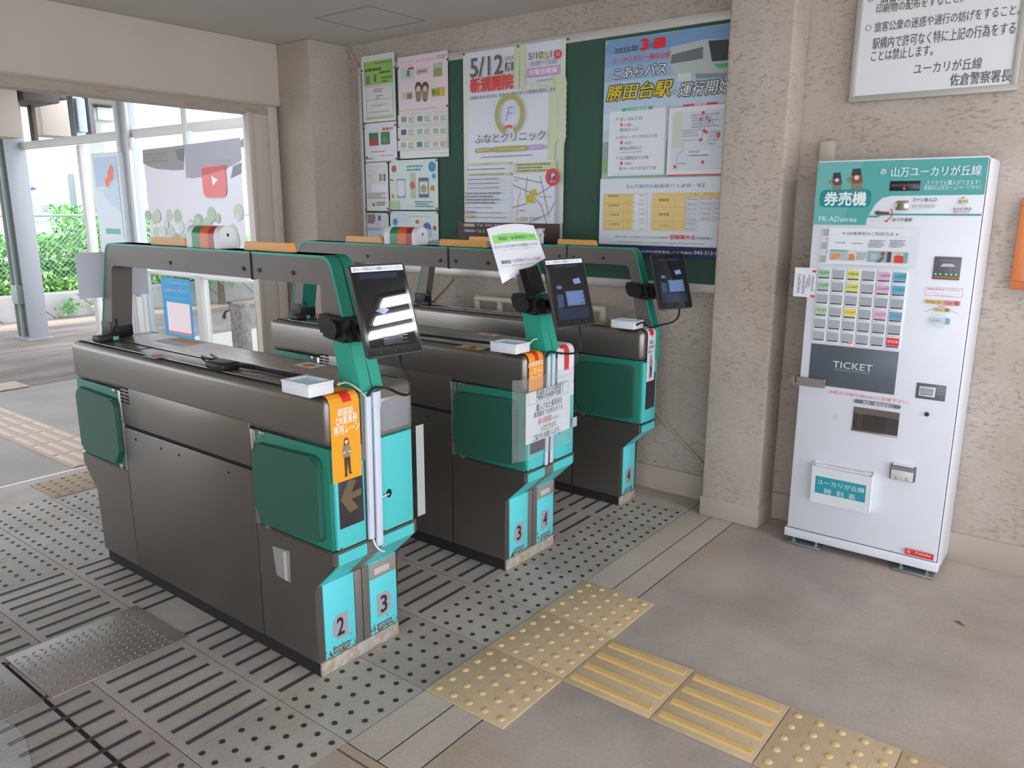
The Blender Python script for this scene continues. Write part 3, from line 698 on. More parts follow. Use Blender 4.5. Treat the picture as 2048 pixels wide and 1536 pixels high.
def smooth(pts, n=6):
    pts = [Vector(p) for p in pts]; out = []
    for i in range(len(pts)-1):
        p0, p1, p2, p3 = pts[max(i-1, 0)], pts[i], pts[i+1], pts[min(i+2, len(pts)-1)]
        for k in range(n):
            t = k/n; out.append(.5*((2*p1)+(p2-p0)*t+(2*p0-5*p1+4*p2-p3)*t*t+(3*p1-p0-3*p2+p3)*t**3))
    return out+[pts[-1]]
c1 = smooth([aty(800, 712, 1.50), aty(806, 735, 1.51), aty(821, 762, 1.53), aty(820, 786, 1.57), aty(804, 789, 1.60), aty(775, 777, 1.655), aty(748, 776, 1.67), aty(736, 792, 1.675)])
c2 = smooth([aty(1158, 650, 1.53), aty(1161, 675, 1.56), aty(1162, 695, 1.62), aty(1150, 706, 1.655), aty(1125, 707, 1.66), aty(1100, 704, 1.672), aty(1092, 715, 1.672)])
c3 = smooth([aty(1359, 615, 1.55), aty(1357, 632, 1.57), aty(1345, 644, 1.60), aty(1322, 650, 1.66), aty(1300, 655, 1.672), aty(1286, 645, 1.68), aty(1270, 652, 1.72)])
tablet((1.428, 1.524, 1.162), .20, -.341, -.004, 'black tablet on the nearest gate, its glass mirroring three ceiling lights', True, 1.0, (1.474, 1.556), .03, False, c1)
tablet((2.336, 1.545, 1.133), .38, -.333, -.025, 'black tablet on the middle gate, with a white strip and a map on the screen', True, z2, (2.400, 2.482), .035, True, c2)
tablet((3.170, 1.560, 1.114), .53, -.36, -.016, 'black tablet without a strip on the narrow gate by the wall', False, z3, (3.272, 3.322), .03, True, c3)
# spare holder arm in front of the laminated sign
m = MB(); q = [aty(*p, 1.665) for p in ((1051, 537), (1075, 531), (1091, 581), (1067, 592))]
A = [Vector(p) for p in q]; B = [Vector(p)+Vector((0, .03, -.006)) for p in q]
m.face(A, BLK); m.face(B[::-1], BLK)
for i in range(4): m.face([A[i], A[(i+1) % 4], B[(i+1) % 4], B[i]], BLK)
tag(recenter(m.build('holder_arm')), 'short black holder arm on the near post of the middle gate, below the laminated sign', 'holder')
# cable ducts
def duct(par, p0, p1, yw, w=.0185, cap=None):
    a, b = aty(*p0, yw), aty(*p1, yw); m = MB()
    for q0_, q1_, ww, y0 in ((a, b, w, yw),)+(((a, a+(b-a)*.1, w*1.22, yw-.002),) if cap else ()):
        v = [m.bm.verts.new((p.x+dx, y, p.z)) for p in (q0_, q1_) for y in (y0, 1.684) for dx in (-ww/2, ww/2)]
        m._fin([m.bm.faces.new([v[i] for i in f]) for f in ((0, 1, 3, 2), (4, 6, 7, 5), (0, 4, 5, 1), (2, 3, 7, 6), (0, 2, 6, 4), (1, 5, 7, 3))], DUCT, .002, 2)
    return m.build('cable_duct', par, 'white cable duct')
duct(G1, (738, 793), (746, 1078), 1.672); duct(G1, (753.5, 783), (762, 1091), 1.672, .0235, True)
duct(G2, (1100, 712), (1094, 930), 1.676, .017); duct(G2, (1109, 708), (1104, 925), 1.676, .017)
m = MB(); m.tube(smooth([aty(746, 1076, 1.68), aty(752, 1092, 1.672), aty(762, 1101, 1.672), aty(769, 1103, 1.678)]), .0028, WHT, 6)
m.tube([aty(764, 994, 1.674), aty(778, 988, 1.682)], .0025, WHT, 6); m.build('white_cable', G1)
m = MB(); m.tube(smooth([Vector((1.44, 1.745, .93)), aty(675, 770, 1.74), aty(692, 765, 1.735), aty(712, 775, 1.70), aty(733, 795, 1.676)]), .0028, mat('cream_cable', '#d8cdbb', .5), 6); m.build('white_cable', G1)
m = MB(); m.tube(smooth([Vector((2.366, 1.75, .912)), Vector((2.39, 1.74, .935)), Vector((2.41, 1.715, .93))]), .0025, WHT, 6); m.build('white_cable', G2)
# puck-shaped reader and its cables on the nearest gate
t = thing('sensor_puck', 'black wedge-shaped sensor with cables lying on top of the nearest gate', 'sensor', (1.40, 2.27, .9105))
m = MB(); m.box(1.366, 1.435, 2.225, 2.325, .911, .936, BLK, .008, 3); m.build('case', t)
m = MB()
m.tube(smooth([(1.41, 2.226, .926), (1.425, 2.15, .932), (1.435, 2.05, .922), (1.45, 1.95, .917), (1.46, 1.84, .915)]), .005, BLK, 7)
m.tube(smooth([(1.462, 2.50, .916), (1.44, 2.42, .92), (1.452, 2.33, .922), (1.437, 2.22, .92), (1.448, 2.10, .92), (1.455, 1.95, .923), (1.465, 1.84, .921)]), .0045, BLK, 7)
m.tube(smooth([(1.46, 2.44, .93), (1.455, 2.36, .918), (1.462, 2.25, .921), (1.456, 2.1, .924), (1.462, 1.98, .926)]), .004, mat('silver_cable', '#8b8c8a', .3, .4), 7); m.build('cable', t)
m = MB(); m.tube(smooth([(2.36, 2.55, .897), (2.345, 2.40, .902), (2.36, 2.25, .9), (2.37, 2.05, .9), (2.385, 1.9, .9)]), .006, BLK, 7); tag(recenter(m.build('cable')), 'black cable lying along the top of the middle gate', 'cable')
# small printed stickers on the gate tops
def flat_sticker(c, w, h, z, lab, kind):
    P = Panel((0, 0, z), (1, 0, 0), (0, 1, 0), lift=.0002); x, y = c
    P.rect((x-w, y-h), (x+w, y+h), '#e3e2e2', False)
    if kind == 'oval': P.circ((x, y), w*.62, '#e2683a', False, e=h/w*.85)
    elif kind == 'yellow': P.rect((x-w*.9, y-h*.9), (x+w*.9, y+h*.9), '#e6c21f', False); P.poly([(x-w*.5, y-h*.6), (x+w*.5, y-h*.2), (x+w*.7, y+h*.3), (x, y+h*.1), (x-w*.6, y+h*.5)], '#5a3a22', False)
    else: P.rect((x-w*.2, y-h*.8), (x+w*.85, y+h*.8), '#d9a05c', False)
    finish(P, 'sticker', lab, 'sticker')
p = atz(315, 712, .9107); flat_sticker((p.x, p.y), .035, .042, .9107, 'white sticker with an orange oval at the far end of the nearest gate', 'oval')
flat_sticker((1.61, 2.10), .034, .05, .9107, 'white sticker with an orange oval on the nearest gate, right of its cables', 'oval')
flat_sticker((1.60, 2.88), .055, .1, .9107, 'faded orange and white sticker at the far right of the nearest gate', 'x')
p = atz(943, 695, .8975); flat_sticker((p.x, p.y), .03, .06, .8975, 'yellow and black warning sticker on the middle gate behind its reader', 'yellow')
flat_sticker((2.55, 2.10), .03, .045, .8975, 'white sticker with an orange oval on the middle gate', 'oval')
flat_sticker((3.235, 1.93), .03, .055, .8812, 'yellow sticker on the narrow gate behind its reader', 'yellow')
# scraps of tape and a plastic flap
t = mat('old_tape', '#9c9894', .3)
m = MB(); q = [atx(*p, 1.3435) for p in ((544, 1092), (579, 1103), (581, 1166), (553, 1150))]; q = [(1.3443, p.y, p.z) for p in q]; m.face(q, t); m.box(1.3436, 1.3442, 1.918, 1.932, .29, .385, mat('tape_edge', '#c9c7c5', .35)); o = m.build('tape_patch'); tag(recenter(o), 'grey remains of a tape patch low on the side of the nearest gate', 'tape')
m = MB(); m.box(1.688, 1.722, 1.686, 1.6872, .452, .755, milky('milky_plastic', '#d9dedc', .5, .15)); tag(recenter(m.build('plastic_strip')), 'milky plastic strip along the right front edge of the nearest gate', 'plastic strip')
# ------------------------------------------------------------------ notice board and its posters
t = thing('notice_board', 'long green notice board in an aluminium frame on the right wall', 'notice board', (XW, 2.68, 1.02))
y0, y1, z0, z1 = 1.44, 3.92, 1.035, 2.275
m = MB(); m.box(3.496, XW, y0+.03, y1-.02, z0+.03, z1-.03, mat('board_felt', '#3a5a4c', .9, noise=.08, nscale=60)); m.build('panel', t)
m = MB()
for q in ((y0, y1, z0, z0+.042), (y0, y1, z1-.042, z1), (y0, y0+.042, z0+.042, z1-.042), (y1-.03, y1, z0+.042, z1-.042)): m.box(3.489, XW, *q, ALU, .004)
m.build('frame', t)
def wallpanel(x): return Panel((x, 0, 0), (0, -1, 0), (0, 0, 1))
def poster(a, b, base, x=3.4866, pad=None, gloss=.35):
    P = wallpanel(x); A, B = P.at(*a), P.at(*b)
    m_ = mat('poster_%s_%d' % (base.strip('#'), gloss*100), base, gloss)
    P.mb.box(x, x+.0012, -B[0], -A[0], B[1], A[1], m_); P.A, P.B = A, B; return P
PIN = mat('pin', '#4a5a48', .4)
def pinned(P, name, label, cat, pins, group=None, cols=('#5b5b52',)):
    o = finish(P, name, label, cat, group)
    for i, p in enumerate(pins):
        a = P.at(*p); m = MB(); m.tube([(P.o.x-.001, -a[0], a[1]), (P.o.x-.007, -a[0], a[1])], .006, mat('pin_%s' % cols[i % len(cols)].strip('#'), cols[i % len(cols)], .3), 8); m.build('pin', o)
    return o
za = lambda x, y: (720+x/6.4, 90+y/6.4)
zb = lambda x, y: (720+x/8.083, 310+y/8.083)
# green-headed sheet, top left
P = poster(za(15, 155), za(462, 972), '#dfe0e0')
P.rect(za(45, 225), za(425, 480), '#9cc46a'); P.dashes(za(180, 225), za(425, 215), 1, '#4f6d3c'); P.dashes(za(60, 300), za(300, 330), 1, '#4c6141'); P.dashes(za(250, 330), za(410, 355), 1, '#3f5d38')
P.rect(za(75, 400), za(130, 500), '#8c7f8e'); P.rect(za(180, 385), za(210, 470), '#5d7b4c'); P.dashes(za(275, 400), za(420, 470), 2, '#5e7a50')
P.frame(za(75, 545), za(430, 890), '#a9c78a', .003); P.line([za(80, 715), za(425, 680)], .003, '#a9c78a'); P.dashes(za(170, 560), za(320, 600), 2, '#c98a92'); P.dashes(za(200, 640), za(300, 690), 2, '#9a9aa2'); P.dashes(za(150, 770), za(380, 770), 2, '#d98f94'); P.dashes(za(100, 860), za(415, 850), 2, '#a5a5ab'); P.rect(za(80, 935), za(432, 925), '#a7c460')
pinned(P, 'poster', 'narrow poster with a green heading, top left on the notice board', 'poster', [za(28, 335), za(450, 290), za(62, 1010)])
P = poster(za(52, 1000), za(478, 1480), '#dcdce2'); P.dashes(za(80, 1110), za(280, 1090), 1, '#8d93b5'); P.text('募集中!', za(285, 1060), za(425, 1085), '#dc3a30', .03)
P.rect(za(115, 1130), za(235, 1200), '#2c7a58'); P.rect(za(118, 1205), za(240, 1285), '#b04a4c'); P.rect(za(265, 1115), za(385, 1270), '#3c8a66'); P.circ(za(320, 1210), .018, '#a0803c'); P.dashes(za(150, 1380), za(330, 1350), 1, '#c8545c'); P.dashes(za(265, 1425), za(445, 1400), 1, '#dc3a44'); P.dashes(za(75, 1470), za(170, 1440), 1, '#666')
pinned(P, 'poster', 'small white poster with two green photos and red print, below the green-headed poster', 'poster', [za(58, 1070), za(455, 1025), za(92, 1440), za(470, 1455)])
# goods sheet
P = poster(za(478, 168), za(1138, 1425), '#e0dedf')
P.rect(za(482, 200), za(1132, 830), '#ecd9de'); P.text('オリジナルグッズ', za(720, 190), za(950, 185), '#d0455c', .01); P.dashes(za(500, 230), za(715, 205), 1, '#d58693'); P.dashes(za(975, 130), za(1110, 165), 2, '#9a8f97'); P.dashes(za(520, 265), za(700, 245), 1, '#a78fa8')
for a, b, c in (((520, 310), (690, 430), '#c9d4ce'), ((720, 310), (870, 360), '#d3b9bd'), ((935, 235), (1060, 400), '#b9c4b4'), ((540, 610), (680, 690), '#cfc9ba'), ((915, 555), (1090, 650), '#c6c65c')): P.rect(za(*a), za(*b), c)
P.rect(za(620, 290), za(690, 310), '#d9464c'); P.rect(za(600, 330), za(640, 400), '#6f8c84'); P.dashes(za(740, 330), za(865, 345), 1, '#5d7a6a'); P.rect(za(945, 300), za(1050, 390), '#a0a568'); P.rect(za(925, 570), za(975, 640), '#5f9a4c'); P.rect(za(1050, 560), za(1085, 640), '#e0b03a'); P.rect(za(605, 625), za(670, 685), '#8f8460'); P.rect(za(985, 560), za(1020, 640), '#c08a50')
for x in (752, 838): P.circ(za(x, 545), .028, '#5f5140', e=1.15); P.circ(za(x, 565), .018, '#d9c5b2'); P.poly([za(x-38, 600), za(x+38, 590), za(x+30, 700), za(x-28, 712)], '#94866c'); P.rect(za(x-14, 705), za(x-2, 725), '#4a3c32'); P.rect(za(x+4, 700), za(x+16, 722), '#4a3c32')
P.rect(za(484, 845), za(985, 800), '#b7d39a'); P.text('ユーカリが丘線グッズ', za(520, 850), za(975, 810), '#4f8a3a', .01)
for i in range(3):
    y = 930+i*165; P.rect(za(490, y-35), za(1130, y+85-22), '#d5dacb')
    for j, c in enumerate((('#9a98a0', '#7d927e', '#d3a8c0'), ('#5d6478', '#9cc0b0', '#a9bc9c'), ('#b3b6b2', '#67837a', '#d8b0b6'))[i]):
        x = 510+j*205; P.rect(za(x, y-20-j*8), za(x+125, y+65-j*10), '#e2e2e2'); P.rect(za(x+25, y-8-j*8), za(x+95, y+55-j*10), c); P.dashes(za(x+115, y-5-j*8), za(x+190, y+60-j*12), 3, '#97979b')
P.rect(za(930, 1390), za(1130, 1375), '#9cc48a')
pinned(P, 'poster', 'tall goods poster with rows of small pictures, right of the green-headed poster', 'poster', [za(490, 300), za(1125, 185), za(490, 858), za(1122, 778), za(505, 1445)])
P = poster(zb(85, 128), zb(470, 905), '#dbdada'); P.dashes(zb(100, 190), zb(430, 170), 1, '#d4606a'); P.dashes(zb(140, 260), zb(250, 250), 1, '#d4606a'); P.dashes(zb(130, 330), zb(250, 340), 2, '#4f7a62'); P.rect(zb(310, 310), zb(360, 420), '#a59c70'); P.rect(zb(380, 300), zb(415, 420), '#5f6f8c'); P.rect(zb(190, 480), zb(450, 590), '#e9ebf0'); P.dashes(zb(120, 610), zb(440, 710), 3, '#94a19a'); P.dashes(zb(270, 750), zb(430, 825), 2, '#666'); P.rect(zb(205, 775), zb(245, 830), '#8a8a90')
pinned(P, 'poster', 'pale flyer with a pink heading against the left frame of the board', 'poster', [zb(90, 140), zb(450, 130), zb(100, 885), zb(455, 870)])
P = poster(zb(468, 95), zb(1268, 888), '#cfdcd6'); P.dashes(zb(750, 160), zb(1030, 260), 2, '#4f97a0'); P.rect(zb(510, 170), zb(590, 280), '#c95a5c', r=.02); P.circ(zb(1165, 190), .03, '#4a93c8'); P.circ(zb(1195, 340), .016, '#5aa6d6'); P.poly([zb(485, 380), zb(540, 400), zb(550, 430), zb(490, 410)], '#cf5a56')
P.frame(zb(595, 390), zb(735, 690), '#7f8f98', .006); P.rect(zb(600, 420), zb(730, 640), '#dfe6ee'); P.rect(zb(810, 290), zb(905, 700), '#c9c7b2'); P.circ(zb(850, 490), .022, '#cf6a66')
P.rect(zb(950, 370), zb(1115, 690), '#5c7585'); P.rect(zb(965, 430), zb(1103, 630), '#dfe0da'); P.circ(zb(1032, 545), .025, '#b0a878'); P.circ(zb(1172, 535), .017, '#e08a2a'); P.circ(zb(535, 665), .012, '#e0982f'); P.rect(zb(480, 740), zb(645, 870), '#b6d0ac'); P.dashes(zb(890, 740), zb(1220, 850), 3, '#5f9aa4')
pinned(P, 'poster', 'pale green poster showing two phones, right of the pink-headed flyer', 'poster', [zb(485, 110), zb(1240, 85), zb(495, 890), zb(1248, 865)])
P = poster(zb(105, 935), zb(478, 1560), '#c3cbd0'); P.rect(zb(120, 960), zb(250, 1110), '#8d7d80'); P.rect(zb(290, 980), zb(340, 1060), '#5a6a90'); P.rect(zb(230, 1080), zb(330, 1160), '#c9bcd6'); P.dashes(zb(120, 1170), zb(400, 1230), 2, '#7d8a90'); P.rect(zb(310, 1290), zb(350, 1340), '#6f93b4')
pinned(P, 'poster', 'bluish flyer lowest against the left frame of the board', 'poster', [zb(115, 925), zb(460, 945)])
P = poster(zb(485, 908), zb(1275, 1560), '#cddbd6'); P.circ(zb(570, 1080), .022, '#4c8fc4'); P.dashes(zb(790, 985), zb(1180, 1000), 1, '#57a092'); P.rect(zb(900, 1050), zb(955, 1110), '#d9574e'); P.dashes(zb(965, 1080), zb(1170, 1090), 1, '#d9575e'); P.rect(zb(600, 940), zb(790, 1110), '#d3dbe8', r=.03); P.circ(zb(1085, 1185), .034, '#4f6cb0'); P.circ(zb(1105, 1270), .03, '#b9c6cf'); P.circ(zb(1208, 1180), .014, '#d0444a')
pinned(P, 'poster', 'pale poster with a blue round cap picture, half hidden behind the middle gantry lamp', 'poster', [zb(495, 930), zb(1260, 930)])
# clinic poster
za = lambda x, y: (920+x/7.313, 70+y/7.313); zb = lambda x, y: (920+x/6.98, 260+y/6.98)
P = poster((926, 108), (1124, 484), '#dfe4ec')
P.rect((926, 108), zb(120, 1265), '#dfe3d2'); P.rect(za(1480, 60), zb(1438, 1300), '#dfe3d2')
for k in range(9):       # pale laurel leaves round the margins
    for dx in (-1, 1):
        c = P.at(*za(880+dx*45, 220+k*60)); P.circ(c, .019, '#d3d8b4', False, 8, 1.7)
        c = P.at(*za(1440+dx*60, 720+k*95)); P.circ(c, .028, '#d5dbb8', False, 8, 1.7)
        c = P.at(*zb(1340+dx*60, 30+k*70)); P.circ(c, .024, '#d5dbb8', False, 8, 1.7)
for k in range(5):
    c = P.at(*za(1000+k*110, 740+(-1)**k*35)); P.circ(c, .026, '#d8dcc0', False, 8, .6)
P.text('5/12', za(168, 370), za(640, 550), '#6f685f', .02); P.text('2025', za(672, 325), za(800, 355), '#8f8a86'); P.rect(za(675, 400), za(790, 525), '#6f685f', r=.012); P.text('月', za(700, 410), za(762, 515), '#eef0f2', .02)
P.text('新規開院', za(168, 655), za(788, 770), '#e34a40', .045); P.text('地域の幸せのために あなたに寄り添った医療を提供します', za(165, 905), za(1420, 820), '#6f6a68', .005)
P.text('5/10', za(1018, 275), za(1225, 335), '#6f685f', .005); P.circ(za(1258, 305), .018, '#c9c06c'); P.text('土', za(1238, 285), za(1280, 325), '#efeede', .01); P.text(',11', za(1300, 250), za(1410, 325), '#6f685f', .005); P.circ(za(1450, 285), .022, '#e04a52'); P.text('日', za(1432, 258), za(1470, 305), '#f4e4e4', .01)
P.text('10:00〜15:00', za(1045, 395), za(1438, 410), '#8a8580'); P.rect(za(1003, 500), za(1472, 575), '#c99cc6'); P.text('内覧会開催', za(1030, 520), za(1440, 545), '#f2ecf4', .02); P.dashes(za(1130, 660), za(1400, 660), 2, '#9c9aa2')
for k in range(26):
    a = R(115+360*k/26+0) ; a = R(-62+304*k/25)+R(0); cx, cy = P.at(*za(742, 1165)); rr = .086; ang = R(-90+28+304*k/25)
    P.circ((cx+rr*math.cos(ang), cy+rr*1.08*math.sin(ang)), .0145, '#b9b06a', False, 8)
P.text('F', za(690, 1070), za(800, 1240), '#b7a6cf', .01, .35); P.poly([za(680, 1330), za(735, 1315), za(785, 1320), za(785, 1375), za(735, 1350), za(680, 1385)], '#e06468')
P.text('ふなとクリニック', zb(230, 80), zb(1215, 130), '#77706c', .01)
for a, b, c, s in (((235, 260), (460, 310), '#b4ae62', '整形外科'), ((480, 240), (950, 290), '#b4ae62', 'リハビリテーション科'), ((975, 215), (1195, 270), '#c79cd0', '婦人科')):
    P.rect(zb(*a), zb(*b), c, r=.04); P.text(s, zb(a[0]+30, a[1]+15), zb(b[0]-30, b[1]-18), '#ecead8', .008)
P.dashes(zb(315, 372), zb(1110, 360), 1, '#8d8a92')
P.rect(zb(130, 470), zb(725, 480), '#d6d3a8'); P.text('診療科目', zb(355, 470), zb(460, 480), '#76725c'); P.dashes(zb(125, 545), zb(705, 550), 1, '#77757d'); P.rect(zb(130, 610), zb(725, 630), '#d6d3a8'); P.dashes(zb(155, 620), zb(690, 625), 1, '#86826a')
for i in range(3): P.dashes(zb(140, 675+i*62), zb(620, 675+i*62+20), 1, '#93919b'); P.line([zb(125, 715+i*64), zb(720, 712+i*64)], .0015, '#b9b9c2')
P.dashes(zb(95, 865), zb(640, 1040), 4, '#8c8a94'); P.dashes(zb(95, 1075), zb(525, 1095), 1, '#d95a6c')
P.rect(zb(90, 1125), zb(203, 1170), '#cfa0d2'); P.dashes(zb(220, 1145), zb(660, 1170), 1, '#85838c'); P.rect(zb(85, 1190), zb(195, 1235), '#c2bd7c'); P.dashes(zb(220, 1210), zb(730, 1235), 1, '#85838c')
# small map
P.rect(zb(770, 445), zb(1345, 1340), '#e6e9ef'); P.rect(zb(780, 460), zb(1370, 595), '#d3d5ac'); P.dashes(zb(820, 470), zb(1340, 580), 3, '#7d7c5c')
for pts in ([(780, 655), (1170, 740)], [(1150, 640), (1270, 1210)], [(1090, 920), (1340, 760)], [(775, 770), (1000, 870), (1160, 1050), (1250, 1330)], [(970, 660), (945, 900)], [(770, 1080), (960, 1030)], [(1000, 1290), (1280, 1160), (1350, 1010)]): P.line([zb(*p) for p in pts], .007, '#a5a7b0')
P.line([zb(880, 850), zb(840, 1000), zb(825, 1200)], .004, '#e2a0ac'); P.poly([zb(1000, 860), zb(1080, 820), zb(1125, 900), zb(1060, 935)], '#cdbf3a'); P.poly([zb(945, 910), zb(1030, 895), zb(1060, 960), zb(1095, 1025), zb(960, 1020)], '#cdbf3a')
P.circ(zb(1323, 660), .045, '#dc4a50'); P.rect(zb(1290, 600), zb(1362, 680), '#2f5a9c'); P.text('P', zb(1310, 612), zb(1352, 672), '#f0f2f6', .03); P.text('あり', zb(1290, 705), zb(1358, 735), '#f4e6e6', .01)
P.rect(zb(820, 1200), zb(995, 1285), '#ecebec'); P.circ(zb(835, 1250), .012, '#d6c79a'); P.text('当院', zb(865, 1215), zb(980, 1275), '#5f5650', .01); P.text('駐車場', zb(1005, 1215), zb(1130, 1255), '#92949c'); P.dashes(zb(790, 690), zb(860, 715), 1, '#80838c'); P.dashes(zb(1150, 925), zb(1320, 940), 1, '#80838c'); P.dashes(zb(865, 1110), zb(935, 1140), 1, '#80838c')
P.rect(zb(8, 1285), (1124, 484), '#4d3630'); P.rect(zb(85, 1305), zb(245, 1350), '#b4b088', r=.02); P.rect(zb(85, 1385), zb(260, 1425), '#a481b4', r=.02)
P.text('整形外科', zb(110, 1315), zb(225, 1342), '#ecead8'); P.text('婦人科', zb(120, 1392), zb(230, 1418), '#efe6f2'); P.text('Tel. 043.300.68', zb(270, 1310), zb(690, 1350), '#d9d3cf', .01); P.text('Tel. 0', zb(270, 1390), zb(380, 1430), '#d9d3cf', .01); P.text('nic', zb(1145, 1440), zb(1225, 1475), '#d9d3cf', .01); P.rect(zb(1130, 1370), zb(1220, 1405), '#d9d8dc')
pinned(P, 'clinic_poster', 'large white clinic poster with a laurel wreath, in the middle of the notice board', 'poster', [za(60, 285), za(855, 168), za(1585, 62), za(1540, 1340), zb(45, 75)])
# bus poster
za = lambda x, y: (1200+x/6.68, 50+y/6.68); zb = lambda x, y: (1200+x/7.062, 200+y/7.062); zc = lambda x, y: (1190+x/6.827, 350+y/6.827)
P = poster((1211, 82), (1463, 518), '#dde2ea', gloss=.12)
rows_ = ((82, '#7b9fc4'), (110, '#88abcc'), (135, '#98b8d4'), (165, '#aec8dd'), (195, '#bfd3e3'), (228, '#cbdbe8'), (262, '#c3d2d6'))
TL, BR = P.A, P.B
def zrow(v): return P.at(1215, v)[1]
for (v, c), (v2, _) in zip(rows_, rows_[1:]+((300, ''),)): P.poly([(TL[0], zrow(v2)), (BR[0], zrow(v2)), (BR[0], zrow(v)), (TL[0], zrow(v))], c, False)
P.poly([(TL[0], zrow(336)), (BR[0], zrow(336)), (BR[0], zrow(284)), (TL[0], zrow(284))], '#98a8a8', False); P.poly([(TL[0], zrow(355)), (BR[0], zrow(355)), (BR[0], zrow(318)), (TL[0], zrow(318))], '#8fb27a', False); P.poly([(TL[0], zrow(358)), (BR[0], zrow(358)), (BR[0], zrow(346)), (TL[0], zrow(346))], '#a9bfa0', False)
# a plain bus drawn at the top right
P.poly([za(940, 300), za(1400, 190), za(1880, 180), za(1880, 640), za(1010, 720), za(940, 520)], '#b9bfc0'); P.poly([za(960, 400), za(1380, 290), za(1380, 450), za(945, 520)], '#70757a'); P.poly([za(1450, 210), za(1750, 190), za(1830, 460), za(1500, 490)], '#3f4547'); P.poly([za(1520, 520), za(1860, 490), za(1850, 560), za(1580, 580)], '#5fae8c'); P.rect(za(1775, 560), za(1840, 605), '#3c4044'); P.poly([za(1040, 650), za(1220, 640), za(1220, 745), za(1040, 750)], '#d3d8d4'); P.poly([za(1280, 650), za(1830, 640), za(1830, 690), za(1280, 720)], '#8e9497')
P.text('2025年', za(200, 310), za(520, 345), '#4c5560', .02); P.text('3', za(560, 205), za(645, 320), '#e0323c', .06); P.text('月', za(668, 240), za(725, 300), '#5b6066', .02); P.text('1', za(770, 190), za(835, 290), '#e0323c', .06); P.text('ユーカリが丘〜勝田台駅', za(165, 455), za(955, 420), '#e4545a', .015, .25)
def outl(s, a, b, c, k=.035, sh=.2): P.text(s, a, b, '#55504a', .075, sh); P.text(s, a, b, c, .012, sh)
outl('こあらバス', za(185, 590), za(885, 640), '#eceef0'); outl('勝田台駅', za(95, 830), za(965, 930), '#ecd51c'); outl('へ', za(945, 890), za(1060, 940), '#eceef0'); outl('運行開始!!', za(1065, 790), za(1860, 880), '#e9ebee')
P.rect(zb(140, 170), zb(920, 1060), '#e5e9ef'); P.line([zb(945, 95), zb(912, 1060), zb(120, 1085)], .004, '#63bfa4'); P.rect(zb(315, 125), zb(755, 130), '#4fb394', r=.03); P.text('主な所要時間', zb(370, 130), zb(690, 130), '#dcefe8', .015)
for i, (s, a, b) in enumerate((('宮ノ台6丁目', (290, 255), (598, 275)), ('勝田台入口', (290, 405), (540, 430)), ('西ユーカリが丘2丁目', (290, 510), (808, 520)), ('勝田台駅北口', (290, 665), (588, 695)), ('山万勝田台ビル前', (290, 800), (692, 830)), ('西ユーカリが丘2丁目', (275, 950), (792, 975)))): P.text(s, zb(*a), zb(*b), '#6a6e76', .005)
for y, n in ((350, '20'), (605, '12'), (895, '16')): P.poly([zb(302, y-25), zb(325, y-25), zb(325, y), zb(335, y), zb(313, y+32), zb(290, y), zb(302, y)], '#e04a52'); P.text('約', zb(352, y-8), zb(380, y+18), '#8c8f96'); P.text(n, zb(388, y-15), zb(440, y+18), '#e04a52', .01); P.text('分', zb(448, y-5), zb(472, y+15), '#8c8f96')
for y in (270, 535, 820): P.circ(zb(255, y), .007, '#b9cfc4')
P.dashes(zb(290, 735), zb(640, 740), 1, '#a5a8b0'); P.dashes(zb(170, 1050), zb(850, 1040), 1, '#a5a8b0')
P.rect(zb(985, 115), zb(1840, 1045), '#e4e6ec'); P.frame(zb(983, 110), zb(1845, 1055), '#d8667a', .0025); P.line([zb(1893, 20), zb(1838, 1045), zb(960, 1065)], .005, '#d94a64'); P.rect(zb(1187, 70), zb(1675, 55), '#d9405e', r=.03); P.text('路線図', zb(1345, 55), zb(1515, 65), '#f2dfe4', .02)
P.rect(zb(1045, 180), zb(1810, 980), '#d9dde2'); P.rect(zb(1045, 180), zb(1160, 680), '#d3d6c6'); P.line([zb(1085, 890), zb(1115, 770), zb(1185, 700), zb(1190, 570), zb(1430, 565), zb(1490, 450), zb(1420, 400), zb(1440, 270), zb(1490, 180)], .0035, '#a9aec0')
for q in ((1470, 185), (1520, 250), (1440, 275), (1560, 290), (1485, 435), (1515, 455), (1680, 497), (1435, 565), (1463, 878), (1075, 945)): P.circ(zb(*q), .008 if q[0] != 1680 else .012, '#d9555c')
P.dashes(zb(1300, 200), zb(1720, 380), 5, '#a9adb8', seed=4); P.dashes(zb(1170, 420), zb(1420, 520), 3, '#b3b7c0', seed=5); P.dashes(zb(1540, 430), zb(1700, 640), 4, '#a9c0c4', seed=6); P.rect(zb(1250, 730), zb(1555, 770), '#e6e8ec'); P.text('【路線図】', zb(1270, 725), zb(1420, 745), '#6b6e76'); P.text('山万勝田台循環線', zb(1255, 775), zb(1545, 785), '#5d6068', .01); P.dashes(zb(1105, 890), zb(1230, 910), 1, '#8a8d96')
P.poly([(TL[0], BR[1]), (BR[0], BR[1]), (BR[0], zrow(358)), (TL[0], zrow(358))], '#dfe3ea', False)
P.text('【山万勝田台線循環バス運賃一覧】', zc(455, 135), zc(1505, 165), '#77797e', .01)
P.rect(zc(140, 262), zc(545, 755), '#e9cc86'); P.rect(zc(545, 255), zc(715, 760), '#e6e9ee'); P.grid(zc(140, 262), zc(715, 760), 1, 4, '#b99f6a'); P.line([zc(418, 255), zc(398, 755)], .0015, '#c2a870'); P.line([zc(552, 255), zc(542, 760)], .0015, '#c2a870')
for i, s in enumerate(('普通運賃', '普通回数券', '一日乗車券', '二日乗車券')): P.text(s, zc(200, 275+i*128), zc(345, 300+i*127), '#7d6a3c', .01)
